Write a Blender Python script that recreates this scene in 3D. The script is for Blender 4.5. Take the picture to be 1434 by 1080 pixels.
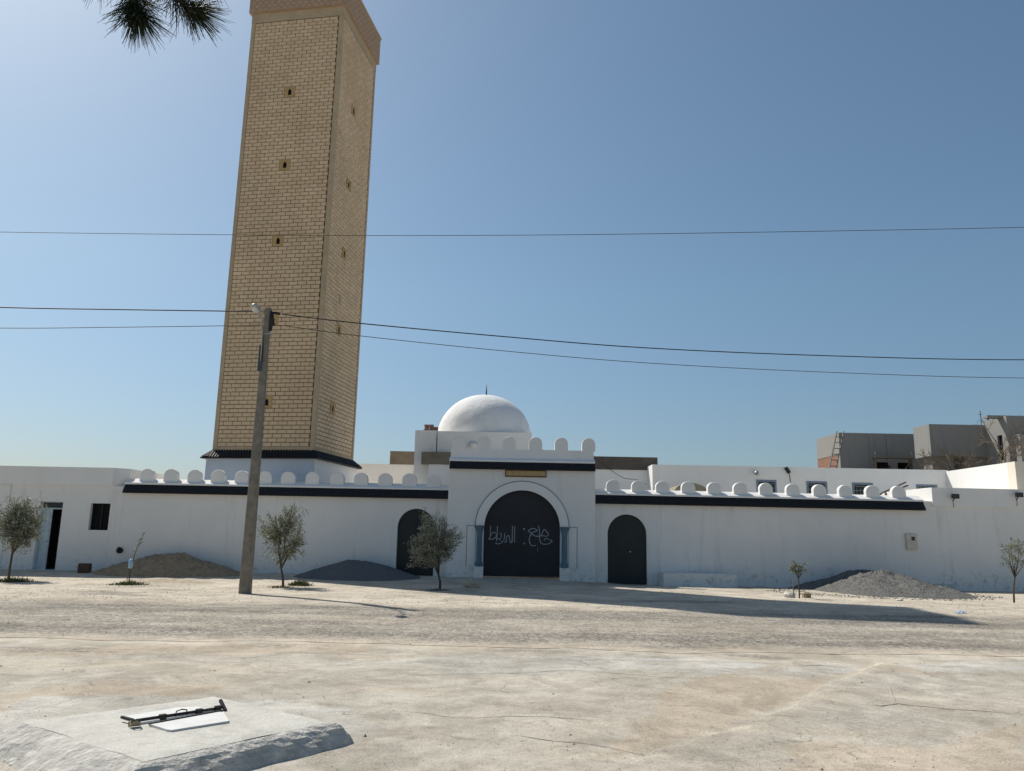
import bpy, math, random
import numpy as np
from mathutils import Vector, Matrix, noise

R = math.radians
scene = bpy.context.scene
for o in list(bpy.data.objects):
    bpy.data.objects.remove(o, do_unlink=True)
col = scene.collection

# ---------------------------------------------------------------- camera
PW, PH, FPX = 1434.0, 1080.0, 1079.0            # photograph size and focal length in pixels
PITCH, ROLL, EYE = R(10.9), R(1.1), 1.6
_fw = Vector((0, math.cos(PITCH), math.sin(PITCH)))
_rt0 = Vector((1, 0, 0)); _up0 = _rt0.cross(_fw)
_rt = _rt0*math.cos(ROLL) + _up0*math.sin(ROLL)
_up = _up0*math.cos(ROLL) - _rt0*math.sin(ROLL)
cam_data = bpy.data.cameras.new("camera")
cam_data.sensor_fit = 'HORIZONTAL'; cam_data.sensor_width = 36.0
cam_data.lens = FPX/PW*36.0
cam_data.clip_start = 0.05; cam_data.clip_end = 6000
cam = bpy.data.objects.new("camera", cam_data); col.objects.link(cam)
m = Matrix((_rt, _up, -_fw)).transposed().to_4x4()
m.translation = Vector((0, 0, EYE)); cam.matrix_world = m
scene.camera = cam

# ---------------------------------------------------------------- sky, sun, exposure
SUN_AZ = 48.6            # degrees from +Y towards -X (behind the buildings, to the left)
SUN_EL = 49.0
world = bpy.data.worlds.new("World"); scene.world = world; world.use_nodes = True
nt = world.node_tree; nt.nodes.clear()
sky = nt.nodes.new('ShaderNodeTexSky'); sky.sky_type = 'NISHITA'; sky.sun_disc = False
sky.sun_elevation = R(SUN_EL); sky.sun_rotation = R(-SUN_AZ)
sky.altitude = 1200; sky.air_density = 1.3; sky.dust_density = 3.2; sky.ozone_density = 6.5
bg = nt.nodes.new('ShaderNodeBackground'); bg.inputs['Strength'].default_value = 0.10
wo = nt.nodes.new('ShaderNodeOutputWorld')
tint = nt.nodes.new('ShaderNodeMix'); tint.data_type = 'RGBA'; tint.blend_type = 'MULTIPLY'
tint.inputs[0].default_value = 1.0; tint.inputs[7].default_value = (1.07, 1.07, .925, 1)      # overall sky tint: a touch less violet
nt.links.new(sky.outputs[0], tint.inputs[6])
# colour ramp multiplied over the sky: dulls the last degrees above the horizon the same way all round
_tc = nt.nodes.new('ShaderNodeTexCoord'); _sp = nt.nodes.new('ShaderNodeSeparateXYZ'); _rp = nt.nodes.new('ShaderNodeValToRGB')
_rp.color_ramp.elements[0].position = .0; _rp.color_ramp.elements[0].color = (.78, .78, .92, 1)
_rp.color_ramp.elements[1].position = .30; _rp.color_ramp.elements[1].color = (1, 1, 1, 1)
nt.links.new(_tc.outputs['Generated'], _sp.inputs[0]); nt.links.new(_sp.outputs['Z'], _rp.inputs[0])
hz = nt.nodes.new('ShaderNodeMix'); hz.data_type = 'RGBA'; hz.blend_type = 'MULTIPLY'; hz.inputs[0].default_value = 1.0
nt.links.new(tint.outputs[2], hz.inputs[6]); nt.links.new(_rp.outputs[0], hz.inputs[7]); nt.links.new(hz.outputs[2], bg.inputs['Color']); nt.links.new(bg.outputs[0], wo.inputs['Surface'])
sd = bpy.data.lights.new("sun", 'SUN'); sd.energy = 5.0; sd.angle = R(0.53); sd.color = (1.0, 0.955, 0.88)
sun = bpy.data.objects.new("sun", sd); col.objects.link(sun)
SUND = Vector((-math.sin(R(SUN_AZ))*math.cos(R(SUN_EL)), math.cos(R(SUN_AZ))*math.cos(R(SUN_EL)), math.sin(R(SUN_EL))))
sun.rotation_euler = SUND.to_track_quat('Z', 'Y').to_euler()
sun.location = (-30, 40, 60)
vs = scene.view_settings
vs.view_transform = 'Standard'; vs.look = 'None'; vs.gamma = 1.0; vs.exposure = 0.0
vs.use_curve_mapping = False
scene.render.resolution_x = 1024; scene.render.resolution_y = 771

# ---------------------------------------------------------------- pixels to directions
def ray(x, y):
    return _fw*FPX + _rt*(x-PW/2) - _up*(y-PH/2)
def P(x, y, Y):                       # where the pixel's ray meets the vertical plane y = Y
    d = ray(x, y); return Vector((0, 0, EYE)) + d*(Y/d.y)
def PXp(x, y, X):                     # ... the vertical plane x = X
    d = ray(x, y); return Vector((0, 0, EYE)) + d*(X/d.x)

# ---------------------------------------------------------------- terrain height
def lerp(a, b, t): return a + (b-a)*t
def sstep(a, b, v):
    t = min(1, max(0, (v-a)/(b-a))); return t*t*(3-2*t)
def interp(xs, ys, v):
    if v <= xs[0]: return ys[0]
    for i in range(1, len(xs)):
        if v <= xs[i]:
            return lerp(ys[i-1], ys[i], (v-xs[i-1])/(xs[i]-xs[i-1]))
    return ys[-1]
def nz(x, y, z=0.0): return noise.noise(Vector((x, y, z)))
def crease_side(x, y):                # long step in the old concrete on the right of the forecourt
    # polyline in ground metres (filled after first use)
    best = 1e9; side = 0
    for (a, b) in CREASE:
        ax, ay = a; bx, by = b
        dx, dy = bx-ax, by-ay; L2 = dx*dx+dy*dy
        t = min(1, max(0, ((x-ax)*dx+(y-ay)*dy)/L2))
        px, py = ax+t*dx, ay+t*dy
        d = math.hypot(x-px, y-py)
        if d < best:
            best = d; side = 1 if (dx*(y-ay)-dy*(x-ax)) > 0 else -1
    return best, side
CREASE = []
def gz(x, y):
    wall = interp([-18, -6, 0, 3.2, 4.5, 9, 18], [-0.06, 0.0, 0.0, -0.10, -0.19, -0.19, -0.21], x)
    mid = interp([-18, -4, 2, 18], [-0.17, -0.12, -0.10, -0.13], x)
    if y < 17: b = 0.0
    elif y < 24: b = lerp(0, mid, sstep(17, 24, y))
    elif y < 27.3: b = mid
    elif y < 29.7: b = lerp(mid, wall, sstep(27.3, 29.7, y))
    else: b = wall
    n = 0.018*nz(x*.35, y*.35, 3.1) + 0.008*nz(x*1.1, y*1.4, 7.7)
    if y < 16: n += 0.006*nz(x*3.1, y*3.3, 1.7)
    if CREASE and 5 < y < 12 and x > 0:
        d, s = crease_side(x, y)
        n += 0.045*s*math.exp(-(d/0.6)**2)*min(1, d/0.06)
    return b + n
def G(x, y):                          # where the pixel's ray meets the ground
    d = ray(x, y); z = 0.0
    for _ in range(12):
        t = (z-EYE)/d.z; q = d*t
        z = gz(q.x, q.y)
    return Vector((q.x, q.y, z))
_c = [G(1222, 934), G(1195, 946), G(1150, 962), G(1090, 998), G(1030, 1022), G(960, 1043)]
CREASE = [((a.x, a.y), (b.x, b.y)) for a, b in zip(_c[:-1], _c[1:])]

# ---------------------------------------------------------------- mesh helpers
class MB:
    def __init__(s): s.v = []; s.f = []; s.sm = []
    def add(s, vs, fs, smooth=False):
        o = len(s.v); s.v.extend([tuple(q) for q in vs])
        s.f.extend([tuple(i+o for i in f) for f in fs]); s.sm.extend([smooth]*len(fs)); return s
    def box(s, x0, x1, y0, y1, z0, z1):
        return s.hexa([(x0,y0,z0),(x1,y0,z0),(x1,y1,z0),(x0,y1,z0),(x0,y0,z1),(x1,y0,z1),(x1,y1,z1),(x0,y1,z1)])
    def hexa(s, p):
        return s.add(p, [(0,3,2,1),(4,5,6,7),(0,1,5,4),(1,2,6,5),(2,3,7,6),(3,0,4,7)])
    def bar(s, a, b, w, h=None, up=(0,0,1)):
        h = w if h is None else h
        a = Vector(a); b = Vector(b); d = (b-a).normalized(); u = Vector(up)
        if abs(d.dot(u)) > .98: u = Vector((0, 1, 0))
        r = d.cross(u).normalized()*w/2; u2 = r.cross(d).normalized()*h/2
        return s.hexa([a-r-u2, b-r-u2, b+r-u2, a+r-u2, a-r+u2, b-r+u2, b+r+u2, a+r+u2][:0] or
                      [a-r-u2, a+r-u2, b+r-u2, b-r-u2, a-r+u2, a+r+u2, b+r+u2, b-r+u2])
    def tube(s, pts, rad, n=6, cap=True, smooth=True):
        pts = [Vector(p) for p in pts]
        if not hasattr(rad, '__len__'): rad = [rad]*len(pts)
        vs = []; prev = None
        for i, p in enumerate(pts):
            d = (pts[min(i+1, len(pts)-1)]-pts[max(i-1, 0)])
            d = d.normalized() if d.length > 1e-9 else Vector((0, 0, 1))
            if prev is None:
                u = Vector((1, 0, 0)) if abs(d.x) < .9 else Vector((0, 1, 0))
                prev = d.cross(u).normalized()
            r = (prev - d*prev.dot(d)).normalized(); prev = r; t = d.cross(r)
            for k in range(n):
                a = 2*math.pi*k/n
                vs.append(p + (r*math.cos(a)+t*math.sin(a))*rad[i])
        fs = []
        for i in range(len(pts)-1):
            for k in range(n):
                fs.append((i*n+k, i*n+(k+1) % n, (i+1)*n+(k+1) % n, (i+1)*n+k))
        s.add(vs, fs, smooth)
        if cap and n >= 3:
            o = len(s.v)-len(vs)
            s.f.append(tuple(o+k for k in reversed(range(n)))); s.sm.append(False)
            s.f.append(tuple(o+(len(pts)-1)*n+k for k in range(n))); s.sm.append(False)
        return s
    def prism(s, poly, y0, y1):       # convex polygon of (x, z) seen from the front, extruded from y0 (front) to y1
        n = len(poly)
        vs = [(p[0], y0, p[1]) for p in poly] + [(p[0], y1, p[1]) for p in poly]
        fs = [tuple(range(n)), tuple(reversed(range(n, 2*n)))]
        fs += [(i, i+n, (i+1) % n+n, (i+1) % n) for i in range(n)]
        return s.add(vs, fs)
    def plan(s, poly, z0, z1):        # polygon of (x, y) extruded upwards
        n = len(poly)
        vs = [(p[0], p[1], z0) for p in poly] + [(p[0], p[1], z1) for p in poly]
        fs = [tuple(reversed(range(n))), tuple(range(n, 2*n))]
        fs += [(i, (i+1) % n, (i+1) % n+n, i+n) for i in range(n)]
        return s.add(vs, fs)
    def lathe(s, prof, c, n=32, smooth=True):
        vs = []; fs = []
        for (r, z) in prof:
            for k in range(n):
                a = 2*math.pi*k/n; vs.append((c[0]+r*math.cos(a), c[1]+r*math.sin(a), c[2]+z))
        for i in range(len(prof)-1):
            for k in range(n):
                fs.append((i*n+k, i*n+(k+1) % n, (i+1)*n+(k+1) % n, (i+1)*n+k))
        return s.add(vs, fs, smooth)
    def wall(s, x0, x1, z0, z1, y0, y1, ops=()):   # wall with openings (xa, xb, za, zb, arched)
        x = x0
        for (xa, xb, za, zb, arch) in sorted(ops):
            s.box(x, xa, y0, y1, z0, z1); x = xb
            if za > z0: s.box(xa, xb, y0, y1, z0, za)
            if not arch: s.box(xa, xb, y0, y1, zb, z1)
            else:
                r = (xb-xa)/2; cx = (xa+xb)/2; rz = arch if arch is not True else r; n = 28
                pts = [(cx-r*math.cos(math.pi*k/n), zb-rz+rz*math.sin(math.pi*k/n)) for k in range(n+1)]
                for (p, q) in zip(pts[:-1], pts[1:]):
                    s.prism([p, q, (q[0], z1), (p[0], z1)], y0, y1)
        s.box(x, x1, y0, y1, z0, z1)
        return s
    def build(s, name, mat, parent=None, loc=None, rotz=None):
        me = bpy.data.meshes.new(name)
        me.from_pydata(s.v, [], s.f)
        if any(s.sm): me.polygons.foreach_set('use_smooth', s.sm)
        me.materials.append(mat); me.update()
        o = bpy.data.objects.new(name, me); col.objects.link(o)
        if parent is not None: o.parent = parent
        if loc is not None: o.location = loc
        if rotz is not None: o.rotation_euler = (0, 0, rotz)
        return o
def tag(o, label=None, cat=None, group=None, kind=None):
    if label: o['label'] = label
    if cat: o['category'] = cat
    if group: o['group'] = group
    if kind: o['kind'] = kind
    return o
def empty(name, loc=(0, 0, 0), rotz=0):
    o = bpy.data.objects.new(name, None); col.objects.link(o)
    o.empty_display_size = .2; o.location = loc; o.rotation_euler = (0, 0, rotz); return o
def arch_poly(xa, xb, z0, zt, rz=None, n=24):
    r = (xb-xa)/2; cx = (xa+xb)/2; rz = r if rz is None else rz
    return [(xa, z0), (xb, z0)] + [(cx+r*math.cos(math.pi*k/n), zt-rz+rz*math.sin(math.pi*k/n)) for k in range(n+1)]

# ---------------------------------------------------------------- materials
def mat(name, rough=.85, spec=.3, metal=0.0):
    M = bpy.data.materials.new(name); M.use_nodes = True
    n = M.node_tree; b = n.nodes['Principled BSDF']
    b.inputs['Roughness'].default_value = rough
    b.inputs['Specular IOR Level'].default_value = spec
    b.inputs['Metallic'].default_value = metal
    return M, n, b
def nd(n, t, **kw):
    x = n.nodes.new(t)
    for k, v in kw.items(): setattr(x, k, v)
    return x
def coords(n, scale=(1, 1, 1), obj=True):
    tc = nd(n, 'ShaderNodeNewGeometry'); mp = nd(n, 'ShaderNodeMapping')
    mp.inputs['Scale'].default_value = scale
    n.links.new(tc.outputs['Position'], mp.inputs['Vector']); return mp.outputs['Vector']
def tex_noise(n, vec, scale, detail=5, rough=.6, dist=0.0):
    t = nd(n, 'ShaderNodeTexNoise'); t.inputs['Scale'].default_value = scale
    t.inputs['Detail'].default_value = detail; t.inputs['Roughness'].default_value = rough
    t.inputs['Distortion'].default_value = dist
    n.links.new(vec, t.inputs['Vector']); return t.outputs['Fac']
def ramp(n, fac, stops):
    r = nd(n, 'ShaderNodeValToRGB'); e = r.color_ramp.elements
    while len(e) < len(stops): e.new(.5)
    for i, (p, c) in enumerate(stops):
        e[i].position = p; e[i].color = (c if len(c) == 4 else (*c, 1)) if hasattr(c, '__len__') else (c, c, c, 1)
    n.links.new(fac, r.inputs['Fac']); return r.outputs['Color']
def mixc(n, fac, a, b, mode='MIX'):
    x = nd(n, 'ShaderNodeMix', data_type='RGBA', blend_type=mode)
    def put(s, v):
        if hasattr(v, '__len__'): s.default_value = (*v, 1) if len(v) == 3 else v
        elif isinstance(v, (int, float)): s.default_value = v
        else: n.links.new(v, s)
    put(x.inputs[0], fac); put(x.inputs[6], a); put(x.inputs[7], b); return x.outputs[2]
def math_n(n, op, a, b=None):
    x = nd(n, 'ShaderNodeMath', operation=op)
    for i, v in enumerate((a, b)):
        if v is None: continue
        if isinstance(v, (int, float)): x.inputs[i].default_value = v
        else: n.links.new(v, x.inputs[i])
    return x.outputs[0]
def bump(n, b, h, strength=.3, dist=.01):
    x = nd(n, 'ShaderNodeBump'); x.inputs['Strength'].default_value = strength
    x.inputs['Distance'].default_value = dist
    n.links.new(h, x.inputs['Height']); n.links.new(x.outputs[0], b.inputs['Normal'])
def simple(name, c, rough=.8, spec=.3, metal=0.0, var=.12, scale=6.0, bmp=.15, bscale=40, bdist=.004):
    M, n, b = mat(name, rough, spec, metal); v = coords(n)
    f = tex_noise(n, v, scale)
    lo = tuple(x*(1-var) for x in c); hi = tuple(min(1, x*(1+var)) for x in c)
    n.links.new(ramp(n, f, [(.3, lo), (.7, hi)]), b.inputs['Base Color'])
    if bmp: bump(n, b, tex_noise(n, v, bscale), bmp, bdist)
    return M
def plaster(name, c=(.80, .775, .735), stain=.35, dirt=(.42, .38, .32)):
    M, n, b = mat(name, .9, .2); v = coords(n)
    f = tex_noise(n, v, .7, 6, .65)
    base = ramp(n, f, [(.3, tuple(x*.93 for x in c)), (.7, c)])
    vv = coords(n, (2.2, 2.2, .22))                     # rain streaks
    st = ramp(n, tex_noise(n, vv, 1.0, 6, .7, .3), [(.56, 0), (.80, 1)])
    base = mixc(n, math_n(n, 'MULTIPLY', st, stain*.75), base, dirt)
    f2 = ramp(n, tex_noise(n, v, 3.6, 10, .80), [(.53, 0), (.64, 1)])
    sep = nd(n, 'ShaderNodeSeparateXYZ'); g = nd(n, 'ShaderNodeNewGeometry')
    n.links.new(g.outputs['Position'], sep.inputs[0])
    low = nd(n, 'ShaderNodeMapRange'); low.inputs[1].default_value = -.2; low.inputs[2].default_value = .75
    low.inputs[3].default_value = 1.0; low.inputs[4].default_value = 0.06
    n.links.new(sep.outputs['Z'], low.inputs[0])
    base = mixc(n, math_n(n, 'MULTIPLY', math_n(n, 'MULTIPLY', f2, low.outputs[0]), stain*1.6), base, tuple(x*.55 for x in dirt))
    n.links.new(base, b.inputs['Base Color'])
    h = math_n(n, 'ADD', tex_noise(n, v, 2.0, 3), math_n(n, 'MULTIPLY', tex_noise(n, v, 30, 4), .25))
    bump(n, b, h, .35, .02)
    return M
M_white = plaster('white_plaster', stain=.55)
M_white2 = plaster('white_plaster_clean', (.81, .79, .755), .22)
M_blueplaster = plaster('pale_blue_plaster', (.50, .555, .63), .2)
M_cream = plaster('cream_plaster', (.75, .69, .58), .2)
M_concrete = plaster('raw_concrete', (.255, .247, .232), .6, (.13, .12, .11))
M_concrete_d = M_concrete
M_pole = simple('pole_concrete', (.215, .19, .155), .9, .2, var=.25, scale=5, bmp=.5, bscale=60)
M_brown = simple('brown_stone', (.20, .165, .125), .9, .2, var=.2, scale=3)
M_dbrown = simple('dark_brown_stone', (.105, .09, .075), .9, .2, var=.2, scale=3)
M_tile = simple('dark_glazed_tile', (.014, .015, .018), .58, .25, var=.6, scale=30, bmp=.1)
M_door = simple('dark_painted_steel', (.010, .013, .020), .5, .4, var=.25, scale=1.5, bmp=.1, bscale=8)
M_greendoor = simple('black_green_door_paint', (.010, .016, .016), .5, .4, var=.25, scale=1.5, bmp=.1, bscale=8)
M_chalk = simple('pale_chalk_paint', (.32, .33, .36), .9, .1, var=.3, scale=20, bmp=0)
M_bluecol = simple('blue_grey_marble', (.085, .15, .20), .55, .4, var=.25, scale=4)
M_wood = simple('tan_wood_board', (.46, .32, .16), .7, .3, var=.2, scale=8)
M_black = simple('dark_opening', (.012, .012, .013), .8, .1, var=.2, bmp=0)
M_glass = simple('dark_window_glass', (.02, .024, .03), .12, .5, var=.1, bmp=0)
M_blueframe = simple('blue_grey_window_frame', (.16, .21, .27), .6, .4, var=.15)
M_bluedoor = simple('pale_blue_door_paint', (.42, .50, .54), .6, .4, var=.15)
M_iron = simple('black_iron', (.022, .021, .020), .55, .5, .4, var=.4, scale=30, bmp=.3)
M_cable = simple('black_cable', (.02, .02, .02), .6, .3, var=.1, bmp=0)
M_metal = simple('grey_metal', (.35, .35, .34), .45, .5, .6, var=.15, scale=20)
M_redbrick = simple('red_brick', (.24, .13, .09), .9, .2, var=.25, scale=9, bmp=.4)
M_bark = simple('olive_bark', (.10, .08, .062), .95, .1, var=.35, scale=30, bmp=.6, bscale=50, bdist=.01)
M_drytwig = simple('dry_twig', (.20, .16, .115), .95, .1, var=.3, scale=20, bmp=0)
M_grass = simple('dry_green_weed', (.085, .10, .035), .8, .2, var=.4, scale=12, bmp=0)
M_rock = simple('pale_stone', (.45, .38, .29), .9, .2, var=.3, scale=8, bmp=.5, bscale=25, bdist=.02)
M_blueplastic = simple('blue_plastic', (.36, .44, .60), .4, .5, var=.2, scale=40)
M_bluewrap = simple('blue_white_wrap', (.30, .48, .62), .6, .3, var=.3, scale=30)
M_beigebox = simple('beige_meter_box', (.55, .50, .41), .6, .4, var=.08)
M_needle = simple('pine_needle', (.035, .05, .022), .6, .3, var=.3, scale=60, bmp=0)
M_pinebark = simple('pine_bark', (.085, .06, .045), .95, .1, var=.4, scale=25, bmp=.7, bscale=30, bdist=.02)
M_hatch = simple('white_hatch_paint', (.62, .61, .58), .55, .4, var=.08, scale=7, bmp=.15)
M_brass = simple('worn_brass', (.46, .37, .23), .6, .4, .0, var=.25, scale=60)

def leaf_mat(name, a, b_):
    M, n, b = mat(name, .55, .35)
    oi = nd(n, 'ShaderNodeNewGeometry')
    c = ramp(n, oi.outputs['Random Per Island'], [(0.0, a), (.7, tuple((x+y)/2 for x, y in zip(a, b_))), (1.0, b_)])
    n.links.new(c, b.inputs['Base Color'])
    tr = nd(n, 'ShaderNodeBsdfTranslucent'); n.links.new(c, tr.inputs['Color'])
    mx = nd(n, 'ShaderNodeMixShader'); mx.inputs[0].default_value = .32
    n.links.new(b.outputs[0], mx.inputs[1]); n.links.new(tr.outputs[0], mx.inputs[2])
    n.links.new(mx.outputs[0], n.nodes['Material Output'].inputs['Surface'])
    return M
M_olive = leaf_mat('olive_leaf', (.075, .09, .05), (.40, .41, .31))
M_olive2 = leaf_mat('silver_olive_leaf', (.12, .13, .085), (.52, .52, .41))

# brick facing of the minaret: each brick island a little different
def brick_mat():
    M, n, b = mat('sand_brick', .9, .2); v = coords(n)
    g = nd(n, 'ShaderNodeNewGeometry')
    c = ramp(n, g.outputs['Random Per Island'], [(0, (.585, .44, .285)), (.5, (.63, .48, .315)), (1, (.67, .515, .35))])
    f = ramp(n, tex_noise(n, v, .35, 4), [(.3, .86), (.7, 1.05)])
    c = mixc(n, 1.0, c, f, 'MULTIPLY')
    st = ramp(n, tex_noise(n, coords(n, (1.6, 1.6, .12)), 1.0, 7, .7, .3), [(.52, 0), (.78, 1)])
    c = mixc(n, math_n(n, 'MULTIPLY', st, .26), c, (.27, .20, .135))
    sm = ramp(n, tex_noise(n, v, 9, 5, .75), [(.58, 0), (.72, 1)])
    c = mixc(n, math_n(n, 'MULTIPLY', sm, .22), c, (.30, .235, .17))
    n.links.new(c, b.inputs['Base Color']); bump(n, b, tex_noise(n, v, 40), .3, .004)
    return M
M_brick = brick_mat()
M_mortar = simple('dark_mortar', (.10, .07, .045), .95, .1, var=.3, scale=3)
M_frame = simple('ochre_frame', (.42, .29, .14), .9, .2, var=.12, scale=2)
M_trim = simple('ochre_trim', (.42, .33, .22), .9, .2, var=.12, scale=2)
M_pinktile = simple('pink_parapet_tile', (.36, .25, .165), .8, .3, var=.15, scale=5)
M_palediamond = simple('pale_diamond_tile', (.46, .32, .23), .8, .3, var=.1, scale=5)

def ground_mat(name, road=False):
    M, n, b = mat(name, .95, .15); v = coords(n)
    def attr(a):
        x = nd(n, 'ShaderNodeAttribute'); x.attribute_name = a; return x.outputs['Fac']
    vs_ = coords(n, (.75, .95, 1))
    fine = tex_noise(n, v, 55, 6, .75); mid = tex_noise(n, vs_, 3.2, 8, .72, .4); big = tex_noise(n, vs_, .55, 6, .6, .6)
    sand = ramp(n, mid, [(.25, (.47, .43, .365)), (.5, (.60, .56, .485)), (.75, (.69, .65, .58))])
    conc = ramp(n, mid, [(.25, (.40, .375, .33)), (.5, (.52, .50, .45)), (.72, (.62, .60, .545))])
    blue = ramp(n, mid, [(.25, (.48, .48, .46)), (.6, (.62, .62, .595)), (.8, (.70, .70, .67))])
    pink = ramp(n, mid, [(.25, (.46, .395, .32)), (.6, (.58, .515, .43)), (.8, (.66, .60, .51))])
    grav = ramp(n, tex_noise(n, v, 17, 5, .9), [(.34, (.19, .18, .165)), (.48, (.325, .31, .285)), (.56, (.365, .35, .325)), (.68, (.50, .485, .455))])
    c = mixc(n, attr('conc'), sand, conc)
    c = mixc(n, attr('pink'), c, pink)
    c = mixc(n, attr('blue'), c, blue)
    c = mixc(n, attr('grav'), c, grav)
    # single stones of the gravel, blotches, dark scuffs, hairline cracks and grit
    vo = nd(n, 'ShaderNodeTexVoronoi'); vo.inputs['Scale'].default_value = 24; n.links.new(coords(n, (1, .6, 1)), vo.inputs['Vector'])
    sp_ = nd(n, 'ShaderNodeSeparateColor'); n.links.new(vo.outputs['Color'], sp_.inputs[0])
    stone = ramp(n, sp_.outputs[0], [(.0, (.45, .44, .43)), (.3, (.85, .85, .84)), (.7, (1.05, 1.05, 1.04)), (1.0, (1.5, 1.49, 1.47))])
    c = mixc(n, math_n(n, 'ADD', math_n(n, 'MULTIPLY', attr('grav'), .75), .09), c, stone, 'MULTIPLY')
    vc = nd(n, 'ShaderNodeTexVoronoi', feature='DISTANCE_TO_EDGE'); vc.inputs['Scale'].default_value = .62
    wob = nd(n, 'ShaderNodeTexNoise'); wob.inputs['Scale'].default_value = 2.2; wob.inputs['Detail'].default_value = 6; n.links.new(v, wob.inputs['Vector'])
    vm = nd(n, 'ShaderNodeVectorMath', operation='MULTIPLY_ADD'); vm.inputs[1].default_value = (.9, .9, .9)
    n.links.new(wob.outputs['Color'], vm.inputs[0]); n.links.new(v, vm.inputs[2]); n.links.new(vm.outputs[0], vc.inputs['Vector'])
    line = ramp(n, vc.outputs['Distance'], [(.0, 1), (.012, 0)])
    brk = ramp(n, tex_noise(n, v, 1.1, 4), [(.50, 0), (.60, 1)])
    crk = math_n(n, 'MULTIPLY', math_n(n, 'MULTIPLY', line, brk), attr('conc'))
    c = mixc(n, math_n(n, 'MULTIPLY', crk, .6), c, (.13, .12, .10))
    blot = ramp(n, big, [(.36, (.80, .78, .75)), (.6, (1.04, 1.03, 1.02))])
    c = mixc(n, .8, c, blot, 'MULTIPLY')
    worn = ramp(n, tex_noise(n, coords(n, (.9, .9, 1)), 1.3, 10, .74, .8), [(.44, (.74, .735, .72)), (.50, (.93, .925, .915)), (.56, (1.06, 1.06, 1.05))])
    c = mixc(n, .65, c, worn, 'MULTIPLY')
    ruts = ramp(n, tex_noise(n, coords(n, (.05, 2.3, 1)), 1.0, 5, .6), [(.38, (.80, .79, .78)), (.55, (1.02, 1.02, 1.02)), (.7, (1.12, 1.11, 1.09))])
    c = mixc(n, math_n(n, 'MULTIPLY', attr('grav'), .8), c, ruts, 'MULTIPLY')
    damp = ramp(n, tex_noise(n, coords(n, (1.1, 1.1, 1)), 2.2, 8, .7, .6), [(.62, 0), (.68, 1)])
    c = mixc(n, math_n(n, 'MULTIPLY', damp, .4), c, (.21, .195, .17))
    vsc = coords(n, (2.0, 2.6, 1))
    scuff = ramp(n, tex_noise(n, vsc, 1.7, 9, .78, .5), [(.555, 0), (.70, 1)])
    c = mixc(n, math_n(n, 'MULTIPLY', scuff, .55), c, (.19, .172, .15))
    c = mixc(n, 1.0, c, (.965, .925, .875), 'MULTIPLY')
    grit = ramp(n, fine, [(.36, (.55, .53, .51)), (.50, (1, 1, 1)), (.70, (1.12, 1.11, 1.10))])
    c = mixc(n, .75, c, grit, 'MULTIPLY')
    n.links.new(c, b.inputs['Base Color'])
    h = math_n(n, 'ADD', math_n(n, 'MULTIPLY', mid, 1.2), math_n(n, 'MULTIPLY', fine, .45))
    h = math_n(n, 'ADD', h, math_n(n, 'MULTIPLY', sp_.outputs[1], .18))
    bump(n, b, h, .6, .035)
    return M
M_ground = ground_mat('forecourt_ground')
def slab_mat():
    M, n, b = mat('slab_concrete', .95, .15); v = coords(n)
    c = ramp(n, tex_noise(n, v, 3.0, 9, .72, .5), [(.3, (.43, .41, .36)), (.5, (.53, .51, .455)), (.7, (.60, .58, .525))])
    d = ramp(n, tex_noise(n, v, 7.0, 8, .75, .4), [(.57, 0), (.68, 1)])
    c = mixc(n, math_n(n, 'MULTIPLY', d, .4), c, (.24, .22, .19))
    g = ramp(n, tex_noise(n, v, 70, 4, .8), [(.36, (.72, .71, .70)), (.5, (1, 1, 1)), (.7, (1.1, 1.1, 1.09))])
    c = mixc(n, .8, c, g, 'MULTIPLY'); n.links.new(c, b.inputs['Base Color'])
    bump(n, b, math_n(n, 'ADD', tex_noise(n, v, 6, 6), math_n(n, 'MULTIPLY', tex_noise(n, v, 45, 5), .35)), .6, .02)
    return M
M_slab = slab_mat()
M_slabside = simple('rough_slab_side', (.50, .475, .425), .95, .15, var=.25, scale=9.0, bmp=.9, bscale=22, bdist=.03)
M_sandheap = simple('brown_sand', (.36, .265, .175), .98, .1, var=.25, scale=7, bmp=.9, bscale=16, bdist=.06)
M_greyheap = simple('grey_gravel', (.17, .165, .152), .98, .1, var=.5, scale=16, bmp=1.0, bscale=18, bdist=.08)
M_darkheap = simple('dark_grey_gravel', (.15, .15, .152), .98, .1, var=.35, scale=25, bmp=.8, bscale=30, bdist=.04)
M_pebble = leaf_mat('pebble', (.22, .20, .175), (.60, .56, .50))

# ================================================================ ground and road
def fbm(x, y, s): return nz(x, y, s) + .5*nz(2.1*x, 2.1*y, s+5) + .25*nz(4.3*x, 4.3*y, s+9)
def inpoly(poly, x, y):
    c = False; j = len(poly)-1
    for i in range(len(poly)):
        xi, yi = poly[i]; xj, yj = poly[j]
        if (yi > y) != (yj > y) and x < (xj-xi)*(y-yi)/(yj-yi)+xi: c = not c
        j = i
    return c
def gp(*pts): return [tuple(G(a, b).xy) for a, b in pts]
BLUE = [gp((550, 925), (640, 917), (800, 919), (990, 921), (1075, 934), (1005, 946), (900, 938), (760, 944), (640, 945)),
        gp((1100, 934), (1160, 928), (1212, 931), (1190, 943), (1150, 946), (1105, 943)),
        gp((1270, 930), (1434, 924), (1480, 936), (1350, 942), (1280, 938)),
        gp((0, 1000), (60, 975), (330, 972), (470, 990), (520, 1030), (440, 1050), (80, 1060), (0, 1040))]
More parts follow.
